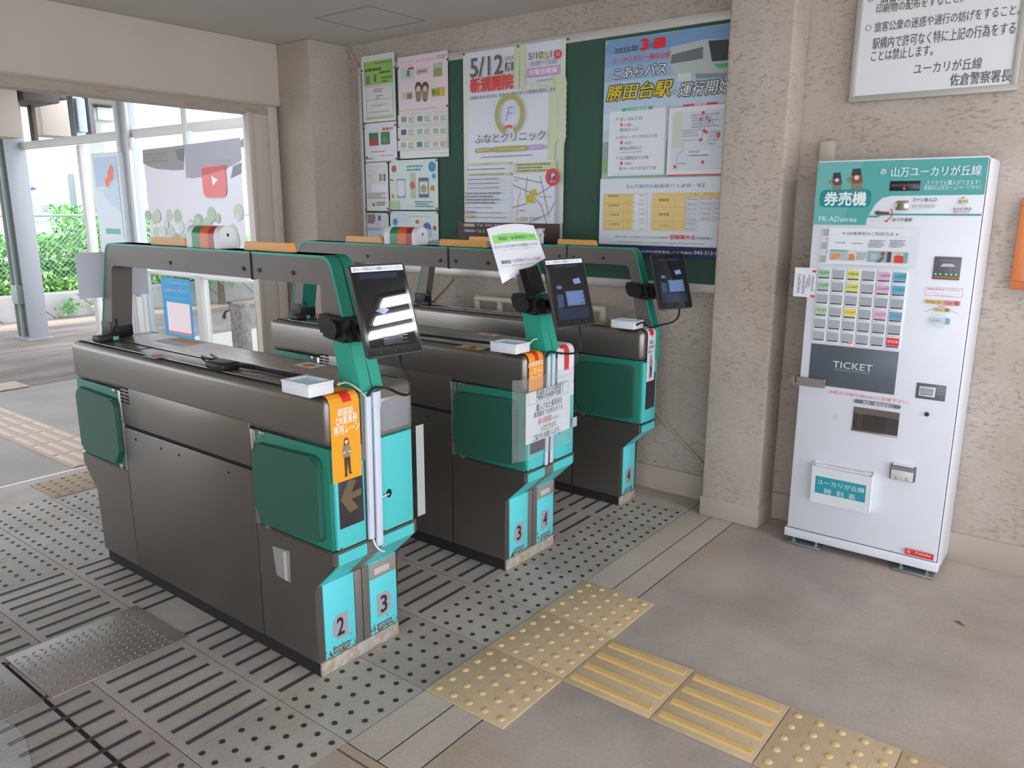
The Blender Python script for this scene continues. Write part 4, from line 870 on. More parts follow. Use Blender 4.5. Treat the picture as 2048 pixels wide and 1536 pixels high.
for i, s in enumerate(('¥260', '¥130', '¥2,600', '¥1,300', '¥600', '¥300', '¥1,040', '¥520')): P.text(s, zc(640-len(s)*4, 270+i*64), zc(703-i*2, 290+i*64), '#8b8d94'); P.text('大人' if i % 2 == 0 else '小人', zc(460-i*2, 272+i*63), zc(505-i*2, 290+i*63), '#94804e')
P.rect(zc(815, 245), zc(1820, 305), '#e9cc86'); P.rect(zc(805, 300), zc(1235, 768), '#e9cc86'); P.grid(zc(1265, 305), zc(1820, 632), 3, 5, '#b9a97e', .0012); P.line([zc(1112, 310), zc(1090, 768)], .0015, '#c2a870'); P.line([zc(805, 440), zc(1250, 440)], .0015, '#c2a870'); P.line([zc(795, 635), zc(1240, 635)], .0015, '#c2a870'); P.grid(zc(1235, 635), zc(1418, 772), 1, 2, '#b9a97e', .0012)
for i, s in enumerate(('1ヶ月', '3ヶ月', '6ヶ月')): P.text(s, zc(1320+i*185, 250-i*6), zc(1405+i*188, 275-i*6), '#c08a3c')
for s, y in (('普通定期', 340), ('通学定期', 535), ('シニアパス', 690)): P.text(s, zc(895, y-15), zc(1030, y+18), '#7d6a3c', .01)
for r_, row in enumerate((('¥10,690', '¥31,130', '¥58,970'), ('¥5,460', '¥15,570', '¥29,490'), ('¥6,240', '¥17,790', '¥33,700'), ('¥5,130', '¥14,600', '¥27,810'), ('¥3,120', '¥8,900', '¥16,860'))):
    for k, s in enumerate(row): P.text(s, zc(1290+k*185-r_*2, 322+r_*67-k*5), zc(1425+k*190-r_*6, 345+r_*68-k*3), '#85888f')
for s, y in (('¥18,000', 668), ('¥41,860', 738)): P.text(s, zc(1262, y-15), zc(1392, y+15), '#85888f')
P.text('「勝田台線」バス定期で山万の公共交通路線', zc(290, 825), zc(1020, 868), '#7c7e84'); P.text('全線乗れる', zc(1045, 815), zc(1392, 880), '#e0343a', .02); P.text('定期登場!!', zc(1405, 845), zc(1605, 882), '#7c7e84', .005); P.dashes(zc(325, 900), zc(580, 925), 1, '#a5a8ae'); P.text('山万ユーカリが丘線 ユーカリが丘駅', zc(580, 905), zc(1130, 940), '#86888e'); P.dashes(zc(1160, 920), zc(1560, 950), 1, '#a5a8ae')
P.poly([(TL[0], BR[1]), (BR[0], BR[1]), (BR[0], P.at(*zc(1868, 1000))[1]), (TL[0], P.at(*zc(1868, 1000))[1])], '#2b315c', False); P.text('山万株式会社 公共交通事業部 バス営業所', zc(330, 1010), zc(1355, 1080), '#dfe2ee', .01); P.text('043-312-0244', zc(1380, 1035), zc(1815, 1095), '#e4e6f0', .01)
pinned(P, 'bus_poster', 'glossy blue bus poster with yellow lettering at the right end of the notice board', 'poster', [za(98, 250), za(1000, 95), za(1880, 55), zb(1805, 630), zc(1687, 1115)], cols=('#c9b98a',))
# ------------------------------------------------------------------ ticket machine
XM_ = 3.265; Y0, Y1 = .412, 1.003
t = thing('ticket_machine', 'tall white ticket vending machine against the right wall', 'ticket machine', (3.39, .705, 0)); TM = t
m = MB(); m.box(3.275, XW-.006, Y0-.002, Y1+.002, .03, 1.603, WGLOSS, .004); m.box(3.28, XW-.01, Y0+.02, Y1-.02, 1.6, 1.606, WGLOSS); m.build('cabinet', t)
m = MB(); m.box(3.263, 3.30, Y0-.004, Y1+.008, .031, .069, WGLOSS, .003); m.build('plinth', t)
m = MB(); m.box(XM_, 3.2735, Y0+.004, Y1-.003, .073, 1.609, WGLOSS, .003); m.box(3.2736, 3.2749, Y0+.002, Y1-.002, .068, 1.60, GAP); dr = m.build('door', t)
def zf(ox, oy, k): return lambda x, y: (ox+x/k, oy+y/k)
za, zb, zc, zd, ze, zg = zf(1620, 310, 5.535), zf(1580, 440, 5.486), zf(1820, 490, 8.086), zf(1560, 680, 6.024), zf(1600, 900, 7.877), zf(1750, 950, 6.678)
P = Panel((XM_-.0002, 0, 0), (0, -1, 0), (0, 0, 1)); TE = '#57aaa5'
tl, tr, br = P.at(*za(95, 84)), P.at(*za(1985, 22)), P.at(*za(1920, 438)); lb = P.at(*za(62, 770))
P.poly([(tl[0], tl[1]), (tr[0], tl[1]), (tr[0], br[1])]+[P.at(*za(x, y)) for x, y in ((900, 452), (800, 478), (730, 540), (670, 630), (632, 700), (618, 775))]+[(tl[0], lb[1])], TE, False)
P.poly([(tl[0], tl[1]), (tl[0]+.17, tl[1]), (tl[0]+.11, lb[1]), (tl[0], lb[1])], '#69b4ae', False)
P.line([za(640, 680), za(742, 682), za(790, 658), za(1900, 662)], .0065, '#4aa5a3')
def trainee(cx, cy, k, hair, flip):
    h = lambda x, y: za(cx+x*k*flip, cy+y*k)
    P.poly([h(-62, 190), h(-55, 105), h(-30, 85), h(30, 85), h(60, 110), h(62, 190)], '#8f8064'); P.poly([h(-50, -20), h(50, -20), h(68, 90), h(40, 110), h(-45, 110), h(-66, 70)], hair)
    P.circ(h(0, 45), .0085*k, '#ecd0bd'); P.poly([h(-50, 15), h(-45, -50), h(45, -58), h(52, 8)], '#3b3d48'); P.poly([h(-54, 20), h(54, 12), h(50, -2), h(-52, 6)], '#2c2e36'); P.poly([h(-60, 120), h(-112, 70), h(-98, 50), h(-45, 30), h(-40, 45), h(-82, 75)], '#8f8064')
trainee(300, 240, .85, '#4b4f5c', 1); trainee(518, 205, 1.0, '#7d5a3e', 1)
P.rect(za(122, 388), za(668, 578), '#1e8b90', r=.02); P.text('券売機', za(170, 420), za(618, 550), '#e9f1f2', .035)
P.text('FK-AD', za(105, 680), za(325, 733), '#e4f1f0', .01); P.text('series', za(340, 690), za(515, 737), '#e4f1f0', .01)
P.circ(za(815, 186), .0108, '#d6e9e8'); P.circ(za(815, 186), .0095, TE); P.poly([za(780, 205), za(815, 150), za(850, 200)], '#d6e9e8'); P.poly([za(797, 198), za(815, 172), za(832, 196)], TE)
P.text('山万ユーカリが丘線', za(910, 142), za(1895, 218), '#e9f4f4', .012)
P.text('スマホでも購入ができます！', za(1295, 285), za(1885, 325), '#e3f0ef', .006); P.text('登録は公式ホームページから！', za(1265, 340), za(1895, 378), '#e3f0ef', .006)
P.text('コイン投入口', za(1140, 476), za(1400, 513), '#5c5a5c', .015); P.text('おつり返却', za(920, 696), za(1130, 735), '#4c4a4c', .02)
for x in (1160, 1232, 1298, 1362): P.circ(za(x, 565), .0066, '#b9babf'); P.circ(za(x, 565), .0058, '#e2e3e8')
for x, s in ((1160, '500'), (1232, '100'), (1298, '50'), (1362, '10')): P.text(s, za(x-22, 555), za(x+22, 575), '#a4a5ab')
P.circ(za(1705, 510), .0125, '#dccb4c'); P.circ(za(1705, 510), .011, '#e4e2c8'); P.text('500', za(1655, 500), za(1750, 528), '#7a7050', .01); P.text('新', za(1690, 460), za(1712, 482), '#7a7050')
P.text('新500円硬貨', za(1590, 582), za(1792, 610), '#6a686c', .01); P.text('使用できます', za(1592, 612), za(1775, 643), '#dc3a3a', .01)
P.line([za(900, 592), za(918, 640), za(905, 685), za(858, 728)], .0035, '#cf4a45'); P.poly([za(825, 738), za(865, 712), za(860, 745)], '#cf4a45')
# bill guide, notices and plates low on the door
P.frame(zc(262, 672), zc(848, 850), '#e79a9c', .0013); P.text('高額紙幣使用できません。', zc(288, 694), zc(825, 748), '#e05058', .01); P.text('ご利用の方はインターホンにて', zc(320, 762), zc(790, 798), '#85838f'); P.text('お申し出ください', zc(400, 800), zc(690, 832), '#85838f')
P.rect(zc(250, 880), zc(525, 958), '#e8c66c'); P.rect(zc(545, 892), zc(815, 988), '#e6a69c'); P.rect(zc(405, 1015), zc(650, 1092), '#d6d692'); P.text('10,000', zc(275, 895), zc(410, 940), '#a47a3c'); P.text('5,000', zc(565, 915), zc(680, 955), '#a05a50'); P.text('2,000', zc(420, 1030), zc(515, 1065), '#7d8a4a'); P.rect(zc(455, 890), zc(500, 950), '#b8b65c'); P.rect(zc(730, 905), zc(785, 975), '#c06a74'); P.rect(zc(575, 1020), zc(635, 1075), '#7f9a5c')
P.line([zc(252, 872), zc(782, 1112)], .0013, '#e0605c'); P.line([zc(240, 1076), zc(820, 905)], .0013, '#e0605c')
P.rect(zc(338, 1160), zc(650, 1285), '#d6dde0'); P.rect(zc(585, 1180), zc(640, 1285), '#8fb4cc'); P.text('1,000', zc(348, 1195), zc(488, 1245), '#8d8f80'); c = P.at(*zc(490, 1222))
for k in range(28): a, b = R(k*360/28), R((k+1)*360/28); P.line([(c[0]+.0235*math.cos(a), c[1]+.0235*math.sin(a)), (c[0]+.0235*math.cos(b), c[1]+.0235*math.sin(b))], .001, '#a9c4c8', False); P.k -= 1
P.k += 1
P.text('お釣りの取り忘れにご注意下さい。', zd(605, 600), zd(1570, 768), '#e2484e', .004)
P.rect(zd(905, 706), zd(1460, 830), '#6f747c', r=.02); P.text('発券・硬貨返却口', zd(1008, 727), zd(1362, 812), '#e6e7ea', .01)
for i in range(5):
    for j in range(5):
        if abs(i-2)+abs(j-2) < 4: P.circ(zd(645+i*14, 888+j*13+i*2), .0011, '#7d7a80', n=6)
P.circ(zd(1776, 887), .009, '#4c4a50'); P.circ(zd(1776, 887), .006, '#2f2d31')
P.rect(zg(412, 962), zg(785, 1128), '#e0352e'); c = P.at(*zg(460, 1003)); P.circ((c[0], c[1]-.001), .0058, '#f2e6e4', False); P.circ((c[0]+.0006, c[1]-.001), .0036, '#e0352e', False); P.text('Fujitaka', zg(555, 1008), zg(752, 1092), '#f4e9e8', .0)
pm = P.mb.build('door_print', dr, 'teal header and printed marks on the door', False)
pm.parent = t; pm.name = 'door_print'
# LED display
def inset(a, b, d, mm, name, par=t, label=None, bev=.0015, x=XM_-.001):
    A, B = P.at(*a), P.at(*b); m = MB(); m.box(x-d, x+.002, -B[0], -A[0], min(A[1], B[1]), max(A[1], B[1]), mm, bev); return m.build(name, par, label), A, B
ld, A, B = inset(za(890, 290), za(1214, 395), .002, mat('display_dark', '#2b2629', .2), 'status_display')
Q = Panel((XM_-.0031, 0, 0), (0, -1, 0), (0, 0, 1)); Q.circ(za(1042, 370), .0035, mat('red_led', '#ff3020', .3, emit='#ff2a1a', es=4)); Q.dashes(za(905, 320), za(1195, 350), 2, '#6d6668'); Q.mb.build('red_light', ld, 'red light', False)
inset(za(962, 505), za(1092, 612), .008, mat('coin_slot_metal', '#c9c3b4', .2, .9), 'coin_slot', label='bright metal coin slot', bev=.004)
A = P.at(*za(740, 640)); B = P.at(*za(885, 645)); m = MB(); m.tube([(XM_-.012, -A[0], A[1]), (XM_-.016, -B[0], B[1])], [.006, .005], mat('lever_metal', '#8d8268', .3, .7), 8); m.tube([(XM_, -A[0]-.005, A[1]), (XM_-.014, -A[0]-.005, A[1])], .008, mat('lever_metal', '#8d8268', .3, .7), 10); m.build('return_lever', t)
# buttons
tl, br = P.at(*zb(308, 520)), P.at(*zb(1206, 1428)); W6, H6 = (br[0]-tl[0])/6, (tl[1]-br[1])/6
BG = mat('button_grey', '#aeb1b7', .35); BBAR = mat('button_bar', '#5d5a58', .4); BRIM = mat('button_rim', '#eceef2', .35)
cols = {0: '#a9d0b0', 2: '#e6de6c', 4: '#e6b4d6', 5: '#64b4cc'}
def button(x, y, w, h, c, s=None, sc='#55605c', red=False):
    m = MB(); m.box(XM_-.0055, XM_+.001, -x-w+.0012, -x-.0012, y-h+.0012, y-.0012, BRIM, .0015)
    m.box(XM_-.0068, XM_-.004, -x-w+.005, -x-.005, y-h*.70, y-.005, c if not isinstance(c, str) else ink(c)); m.box(XM_-.0068, XM_-.004, -x-w+.0065, -x-.0065, y-h+.0075, y-h*.73, BBAR, .001)
    if s:
        q = Panel((XM_-.0069, 0, 0), (0, -1, 0), (0, 0, 1), m, .0001); l = len(s); hw = min(w*.38, l*.0065); q.text(s, (x+w/2-hw, y-h*.28), (x+w/2+hw, y-h*.48), sc, .008, pix=False)
    if red: q = Panel((XM_-.0069, 0, 0), (0, -1, 0), (0, 0, 1), m, .0001); q.circ((x+w*.72, y-h*.83), .0055, MATS['red_led'], False)
    return m.build('button', t)
names = {(0, 0): '普通券', (0, 2): '回数券', (0, 4): '一日乗車券', (0, 5): '二日乗車券', (1, 0): '大人200円', (1, 2): '大人2,000円', (1, 4): '大人500円', (1, 5): '大人800円', (3, 0): '小児100円', (3, 2): '小児1,000円', (3, 4): '小児250円', (3, 5): '小児400円'}
for r_ in range(6):
    for k in range(6):
        c, s, sc = BG, None, '#55605c'
        if (r_, k) in names: c = cols[k]; s = names[(r_, k)]; sc = '#d06a50' if r_ == 3 else '#5d6a66'
        if (r_, k) == (5, 5): c, s, sc = '#e23c40', '領収書', '#f2dcdc'
        button(tl[0]+k*W6, tl[1]-r_*H6, W6, H6, c, s, sc, (r_, k) == (5, 2))
for i, (a, b) in enumerate((((358, 82), (440, 190)), ((343, 226), (422, 335)), ((328, 370), (406, 480)))):
    A, B = P.at(*zb(*a)), P.at(*zb(*b)); button(A[0], A[1], B[0]-A[0], A[1]-B[1], BG)
inset(zd(380, 38), zd(1375, 662), .0012, mat('ticket_panel', '#5a616a', .35), 'name_panel', label='dark grey panel with white lettering', bev=.0008)
Q = Panel((XM_-.0024, 0, 0), (0, -1, 0), (0, 0, 1)); Q.text('TICKET', zd(640, 254), zd(1110, 380), '#dfe2e6', -.006, space=1.0); Q.text('VENDING MACHINE', zd(655, 343), zd(1075, 412), '#aeb3ba', 0, space=1.2); Q.mb.build('lettering', bpy.data.objects['name_panel'], None, False)
# outlet window
A, B = P.at(*zd(893, 800)), P.at(*zd(1412, 1165)); ya, yb, za_, zb_ = -B[0], -A[0], B[1], A[1]
m = MB()
m.box(XM_-.006, XM_+.001, ya-.003, yb+.003, za_-.004, za_+.003, SSL, .001); m.box(XM_-.0012, XM_-.0002, ya, yb, za_, zb_, mat('outlet_dark', '#453f3c', .35))
m.box(XM_-.0022, XM_-.0012, ya, yb, za_+(zb_-za_)*.72, zb_, mat('outlet_brown', '#84766b', .4)); m.box(XM_-.003, XM_-.0022, ya+.045, yb-.002, za_+.01, za_+(zb_-za_)*.74, mat('outlet_black', '#2e2927', .3))
for y in (yb-.022, yb-.032):
    for k in range(12): m.box(XM_-.0032, XM_-.003, y-.0015, y+.0015, za_+.012+k*.0062, za_+.015+k*.0062, mat('bead', '#a9a08c', .4))
wd = m.build('outlet', t); m = MB(); m.box(XM_-.008, XM_-.0065, ya, yb, za_+.002, zb_, glass('outlet_flap', (.93, .93, .95, 1), .1)); m.build('outlet_flap', wd)
pl, A, B = inset(zd(1650, 510), zd(1985, 744), .001, mat('plate_grey', '#6a6e76', .35), 'change_plate')
A2, B2 = P.at(*zd(1680, 548)), P.at(*zd(1866, 695)); bt = button(A2[0], A2[1], B2[0]-A2[0], A2[1]-B2[1], BG, 'おつり', '#8d8a86')
Q = Panel((XM_-.0022, 0, 0), (0, -1, 0), (0, 0, 1)); Q.text('おつり', zd(1893, 612), zd(1978, 632), '#d9dbe0', .01); Q.text('ボタン', zd(1893, 645), zd(1976, 665), '#d9dbe0', .01); Q.mb.build('lettering', pl, None, False)
bs, A, B = inset(zc(405, 183), zc(797, 572), .003, mat('slot_grey', '#6c6a6e', .4), 'bill_slot')
Q = Panel((XM_-.0041, 0, 0), (0, -1, 0), (0, 0, 1)); Q.text('紙幣投入口', zc(480, 236), zc(742, 268), '#a9a8b0', .01); Q.poly([zc(480, 350), zc(540, 298), zc(692, 305), zc(738, 356)], '#c4cad4'); Q.frame(zc(500, 370), zc(685, 418), '#8f8e96', .0008); Q.rect(zc(655, 372), zc(685, 418), '#84838b')
Q.rect(zc(388, 502), zc(790, 548), '#c9762a'); GL = mat('green_led', '#38f0a0', .3, emit='#20e890', es=2.2)
for x in (415, 490, 585, 668, 746): Q.circ(zc(x, 468+(x-415)*.04), .0026, GL)
Q.mb.build('slot_face', bs, 'orange lip and row of green lights', False)
# ticket outlet box near the foot
A, B = P.at(*ze(1448, 200)), P.at(*ze(1815, 500)); m = MB(); ya, yb = -B[0], -A[0]
m.box(XM_-.022, XM_+.001, ya, yb, B[1], A[1], mat('pocket_frame', '#5f5c62', .4), .003); m.box(XM_-.0225, XM_-.0215, ya+.004, yb-.004, B[1]+.004, A[1]-.004, mat('pocket_dark', '#86838a', .4)); bx = m.build('ticket_pocket', t)
m = MB(); m.box(XM_-.026, XM_-.0226, ya+.006, yb-.005, B[1]+.003, B[1]+(A[1]-B[1])*.68, mat('pocket_plate', '#dad9d6', .4), .002); Q = Panel((XM_-.0261, 0, 0), (0, -1, 0), (0, 0, 1), m, .0001)
c = P.at(*ze(1610, 420)); Q.rect((c[0]-.008, c[1]+.006), (c[0]+.008, c[1]-.008), '#c6c6c2', False); Q.dashes((c[0]-.025, c[1]+.007), (c[0]-.014, c[1]-.006), 3, '#8d8a88', pix=False); Q.dashes((c[0]+.014, c[1]+.007), (c[0]+.024, c[1]-.006), 3, '#8d8a88', pix=False)
m.build('plate', bx); m = MB(); m.box(XM_-.023, XM_-.002, ya+.008, yb-.008, A[1], A[1]+.003, WHTP); m.build('top_label', bx)
# latch bar and feet
A, B = P.at(*zd(130, 380)), P.at(*zd(552, 590)); m = MB()
m.prism(rrect(-B[0], B[1]+.004, 1.03, A[1]-.014, .006), 'x', XM_-.016, XM_-.008, SSL, .002, 3); m.box(XM_-.016, XM_+.10, 1.008, 1.016, B[1]+.012, A[1]-.014, SSL, .002)
m.build('latch_bar', t, 'stainless steel latch bar')
FT = mat('foot_plate', '#8a9494', .4, .6)
for y in (.925, .495):
    m = MB(); m.box(3.252, 3.36, y-.075, y+.075, 0, .011, FT, .003)
    for dy in (-.05, .045): m.tube([(3.272, y+dy, .006), (3.272, y+dy, .035)], .006, FT, 8); m.tube([(3.272, y+dy, .011), (3.272, y+dy, .018)], .011, FT, 6)
    m.build('foot_plate', t)
# instruction sheet, side note and timetable holder hang on the machine
P = Panel((XM_-.0085, 0, 0), (0, -1, 0), (0, 0, 1)); A, B = P.at(*zb(434, 82)), P.at(*zb(1385, 545)); P.mb.box(XM_-.0085, XM_-.008, -B[0], -A[0], B[1]+.008, A[1], WHTP)
A, B = P.at(*zb(455, 55)), P.at(*zb(1385, 545))
P.text('※ QR乗車券のご利用方法 ※', zb(580, 128), zb(1185, 176), '#7b7d82', .012); P.frame(zb(445, 168), zb(1310, 478), '#c9cbd2', .0006)
for i, (a, b) in enumerate((((442, 322), (640, 445)), ((645, 330), (842, 456)), ((850, 336), (1058, 466)), ((1072, 345), (1290, 475)))): P.rect(zb(*a), zb(*b), ('#b9c2bd', '#dcdcd2', '#9fb0b4', '#c9cec9')[i])
P.poly([zb(445, 440), zb(455, 370), zb(545, 365), zb(560, 390), zb(500, 430)], '#e09a5c'); P.rect(zb(450, 325), zb(620, 345), '#5fb0b0'); P.poly([zb(640, 445), zb(650, 375), zb(700, 370), zb(712, 440)], '#d08a54'); P.dashes(zb(725, 350), zb(835, 440), 4, '#8d9a98'); P.rect(zb(890, 370), zb(950, 430), '#a9cde0'); P.circ(zb(1020, 370), .008, '#9c5a4a'); P.poly([zb(940, 465), zb(1010, 400), zb(1040, 410), zb(990, 465)], '#6f6a66'); P.rect(zb(1074, 348), zb(1105, 465), '#4a4a4c'); P.poly([zb(1140, 470), zb(1145, 400), zb(1195, 385), zb(1245, 400), zb(1240, 475)], '#e2403e'); P.circ(zb(1195, 375), .006, '#e0b09c'); P.rect(zb(1255, 360), zb(1285, 475), '#7fb0ae')
for i, (x, y) in enumerate(((490, 238), (685, 245), (865, 215), (1095, 215))): P.dashes(zb(x, y), zb(x+(125 if i < 2 else 190), y+(22 if i < 2 else 95)), 1 if i < 2 else 4, '#8d9096', seed=i)
o = finish(P, 'instruction_sheet', 'white instruction sheet with four pictures above the ticket machine buttons', 'notice')
P = Panel((XM_-.004, 0, 0), (0, -1, 0), (0, 0, 1)); A, B = P.at(*zb(58, 518)), P.at(*zb(272, 852)); P.mb.box(XM_-.004, XM_-.0034, -B[0], -A[0], B[1], A[1], WHTP)
for q in ((270, 563), (248, 835)): x, y = q; P.poly([zb(x-24, y-12), zb(x+2, y-10), zb(x+2, y-20), zb(x+26, y+2), zb(x, y+22), zb(x, y+10), zb(x-24, y+10)], '#e03440')
for i, (x, y, n) in enumerate(((248, 610, 9), (212, 600, 7), (184, 640, 6), (150, 600, 11), (98, 590, 11))): P.dashes(zb(x-9, y), zb(x+5, y+n*19), n, '#777a80', .95, seed=i)
finish(P, 'side_note', 'white paper note with two red arrows sticking out left of the ticket machine', 'notice')
t = thing('timetable_holder', 'white acrylic timetable holder stuck to the foot of the ticket machine', 'holder', (XM_-.02, .86, .37))
q = [(180, 240), (1158, 440), (1050, 1000), (165, 805)]; X_ = XM_-.05
f = [atx(*ze(*p), X_+(0 if i < 2 else .012)) for i, p in enumerate(q)]; ym = (f[0].y+f[3].y)/2; y_ = (f[1].y+f[2].y)/2; zt = (f[0].z+f[1].z)/2; zbm = (f[2].z+f[3].z)/2
HW = mat('holder_white', '#e6eaec', .25); m = MB()
m.prism([(X_, zt), (X_+.003, zt), (X_+.015, zbm+.003), (XM_-.004, zbm+.003), (XM_-.004, zt), (XM_-.001, zt+.012), (XM_-.001, zbm), (X_+.012, zbm)], 'y', y_, ym, HW)
for y in (y_-.0005, ym-.0015): m.prism([(X_, zt), (XM_-.001, zt+.012), (XM_-.001, zbm), (X_+.012, zbm)], 'y', y, y+.002, HW)
m.build('holder', t)
sl_ = Vector((.012, 0, zbm-zt)).normalized(); P = Panel((X_, 0, zt), (0, -1, 0), tuple(-sl_), lift=.0004); P.rect(ze(248, 400), ze(1020, 832), '#2f9cab')
P.text('ユーカリが丘線', ze(275, 456), ze(1012, 680), '#e6f2f4', .0); P.text('時', ze(385, 605), ze(488, 706), '#e6f2f4', .0); P.text('刻', ze(575, 645), ze(678, 750), '#e6f2f4', .0); P.text('表', ze(765, 688), ze(868, 790), '#e6f2f4', .0)
P.mb.build('label', t, 'teal label with white lettering', False)
t2 = MB(); t2.box(X_+.016, XM_-.012, y_+.006, ym-.008, zbm+.006, zt+.006, WHTP); P = Panel((X_+.016, 0, zt+.0062), (0, -1, 0), (1, 0, 0), t2, .0001); P.dashes((-ym+.05, .012), (-y_-.02, .002), 1, '#d06a72', pix=False)
tag(recenter(t2.build('timetable_leaflets')), 'stack of white timetable leaflets in the holder on the ticket machine', 'leaflets')
# ------------------------------------------------------------------ police notice, boxes and rails on the right wall
zs_ = zf(1500, 0, 3.737)
t = thing('notice_plaque', 'white framed notice plaque with black lettering above the ticket machine', 'sign', (XW-.01, .68, 1.84))
P = Panel((3.4885, 0, 0), (0, -1, 0), (0, 0, 1)); A, B = P.at(1697, 206), P.at(2033, 184)
z0, z1 = A[1], 2.33; y0, y1 = -B[0], -A[0]
m = MB()
for q in ((y0, y1, z0, z0+.024), (y0, y1, z1-.024, z1), (y0, y0+.022, z0+.02, z1-.02), (y1-.022, y1, z0+.02, z1-.02)): m.box(3.482, XW, *q, mat('plaque_frame', '#b3aea6', .45, .2), .003)
m.build('frame', t); m = MB(); m.box(3.4885, XW-.002, y0+.018, y1-.018, z0+.02, z1-.02, mat('plaque_face', '#e3e3e4', .4)); m.build('face', t)
for s, a, b, w in (('広告物、ビラその他', (985, -75), (1560, -60), .01), ('印刷物の配布をすること。', (948, 35), (1590, 12), .01), ('旅客公衆の迷惑や通行の妨げをすること。', (935, 172), (2015, 105), .01), ('駅構内で許可なく特に上記の行為をする', (922, 290), (1980, 248), .01), ('ことは禁止します。', (912, 385), (1365, 410), .01), ('ユーカリが丘線', (1228, 480), (1730, 508), .004), ('佐倉警察署長', (1502, 558), (1948, 602), .012)): P.text(s, zs_(*a), zs_(*b), '#54524f', w)
for q in ((886, 210), (905, -8)):
    c = P.at(*zs_(*q)); P.circ(c, .0105, '#54524f', False); P.circ(c, .0085, MATS['plaque_face'], False)
P.mb.build('lettering', t, None, False)
m = MB(); m.box(3.462, XW, 1.005, 1.062, 1.62, 1.70, mat('box_beige', '#b9b1a0', .5), .004); tag(recenter(m.build('junction_box')), 'small beige junction box on the wall above the ticket machine', 'box')
t = thing('orange_frame', 'orange-brown framed board at the right edge of the photo', 'frame', (XW-.01, .1, 1.1))
a, b = atx(2019, 578, 3.485), atx(2046, 396, 3.485); OR = mat('frame_orange', '#c8733c', .45); y1 = a.y; z0, z1 = a.z, b.z
m = MB()
for q in ((-.22, y1, z0, z0+.03), (-.22, y1, z1-.03, z1), (-.22, -.19, z0+.03, z1-.03), (y1-.03, y1, z0+.03, z1-.03)): m.box(3.478, XW, *q, OR, .003)
m.build('frame', t); m = MB(); m.box(3.492, XW, -.2, y1-.02, z0+.02, z1-.02, mat('frame_board', '#c9936b', .7)); m.build('panel', t)
t = thing('handrail', 'cream handrail on short posts against the wall behind the narrow gate', 'handrail', (3.42, 2.45, 0))
CRM = mat('cream_paint', '#d8d0c0', .45); m = MB(); m.tube([(3.42, 2.055, .922), (3.42, 2.905, .922)], .0175, CRM, 12); m.build('rail', t)
for y in (2.06, 2.73, 2.895): m = MB(); m.tube([(3.42, y, .09), (3.42, y, .922)], .0165, CRM, 10); m.tube([(3.42, y, 0), (3.42, y, .1)], .02, CRM, 10); m.build('post', t)
def pipe(a, b, r, lab, xw=3.5):
    m = MB(); p, q = (atx(*k, xw) if len(k) == 2 else Vector(k) for k in (a, b)); m.tube([p, q], r, mat('conduit', '#b7aa98', .6), 8); tag(recenter(m.build('conduit')), lab, 'conduit')
pipe((1300, 812), (1433, 958), .007, 'thin beige conduit slanting down the wall behind the narrow gate to the pillar')
pipe((905, 558), (855, 612), .009, 'short beige conduit slanting up to the bottom frame of the notice board', 3.502)
pipe((690, 88), (716, 134), .007, 'thin beige conduit at the top of the wall in the far corner of the ceiling', 3.502)
# ------------------------------------------------------------------ tactile paving and steel plates
def bump_tile(x0, y0, n, lab, mm=YEL, mb=YELB, group='yellow tactile tiles', s=.3, dots=5):
    m = MB(); m.box(x0+.001, x0+s-.001, y0+.001, y0+s-.001, 0, .006, mm, .0015)
    for i in range(dots):
        for j in range(dots): m.dome((x0+s*(i+.5)/dots, y0+s*(j+.5)/dots, .0058), .0125, .0055, mb)
    if mm is YEL:
        for i in range(dots):
            for j in range(dots):
                x, y = x0+s*(i+.99)/dots*.98, y0+s*(j+.99)/dots*.98; a = .6*(-1)**(i+j); m.box(x-.006, x+.006, y-.0007, y+.0007, .006, .0072, mm)
    o = m.build('tactile_tile'); recenter(o); tag(o, lab, 'tactile tile', group); return o
x0 = 1.504; yb = 1.191
for i, lab in enumerate(('yellow dotted tactile tile at the left end of the row in front of the gates', 'yellow dotted tactile tile in the middle of the row in front of the gates', 'yellow dotted tactile tile at the right end of the row in front of the gates')): bump_tile(x0+.3*i, yb, i, lab)
def bar_tile(x0, y0, lab):
    m = MB(); m.box(x0+.001, x0+.299, y0+.001, y0+.299, 0, .006, YEL, .0015)
    for i in range(4):
        c = x0+.0375+.075*i; m.prism([(c-.016, .0058), (c+.016, .0058), (c+.0105, .011), (c-.0105, .011)], 'y', y0+.014, y0+.286, YELR, .001)
    for i in range(3):
        for j in range(7): x, y = x0+.075*(i+1), y0+.03+.04*j; m.box(x-.006, x+.006, y-.0008, y+.0008, .006, .0072, YEL)
    o = m.build('tactile_tile'); recenter(o); return tag(o, lab, 'tactile tile', 'yellow tactile tiles')
xb = 1.798
bar_tile(xb, yb-.301, 'yellow ribbed tactile tile touching the dotted row'); bar_tile(xb, yb-.602, 'yellow ribbed tactile tile nearer the viewer')
for i, (dx, dy, lab) in enumerate(((0, 0, 'yellow dotted tactile tile just below the ribbed tiles'), (0, -.3, 'yellow dotted tactile tile in the bottom right corner of the photo'))): bump_tile(xb+dx, yb-.903+dy, i, lab)
PLT = mat('checker_steel', '#a59c95', .38, .55, noise=.1, nscale=10)
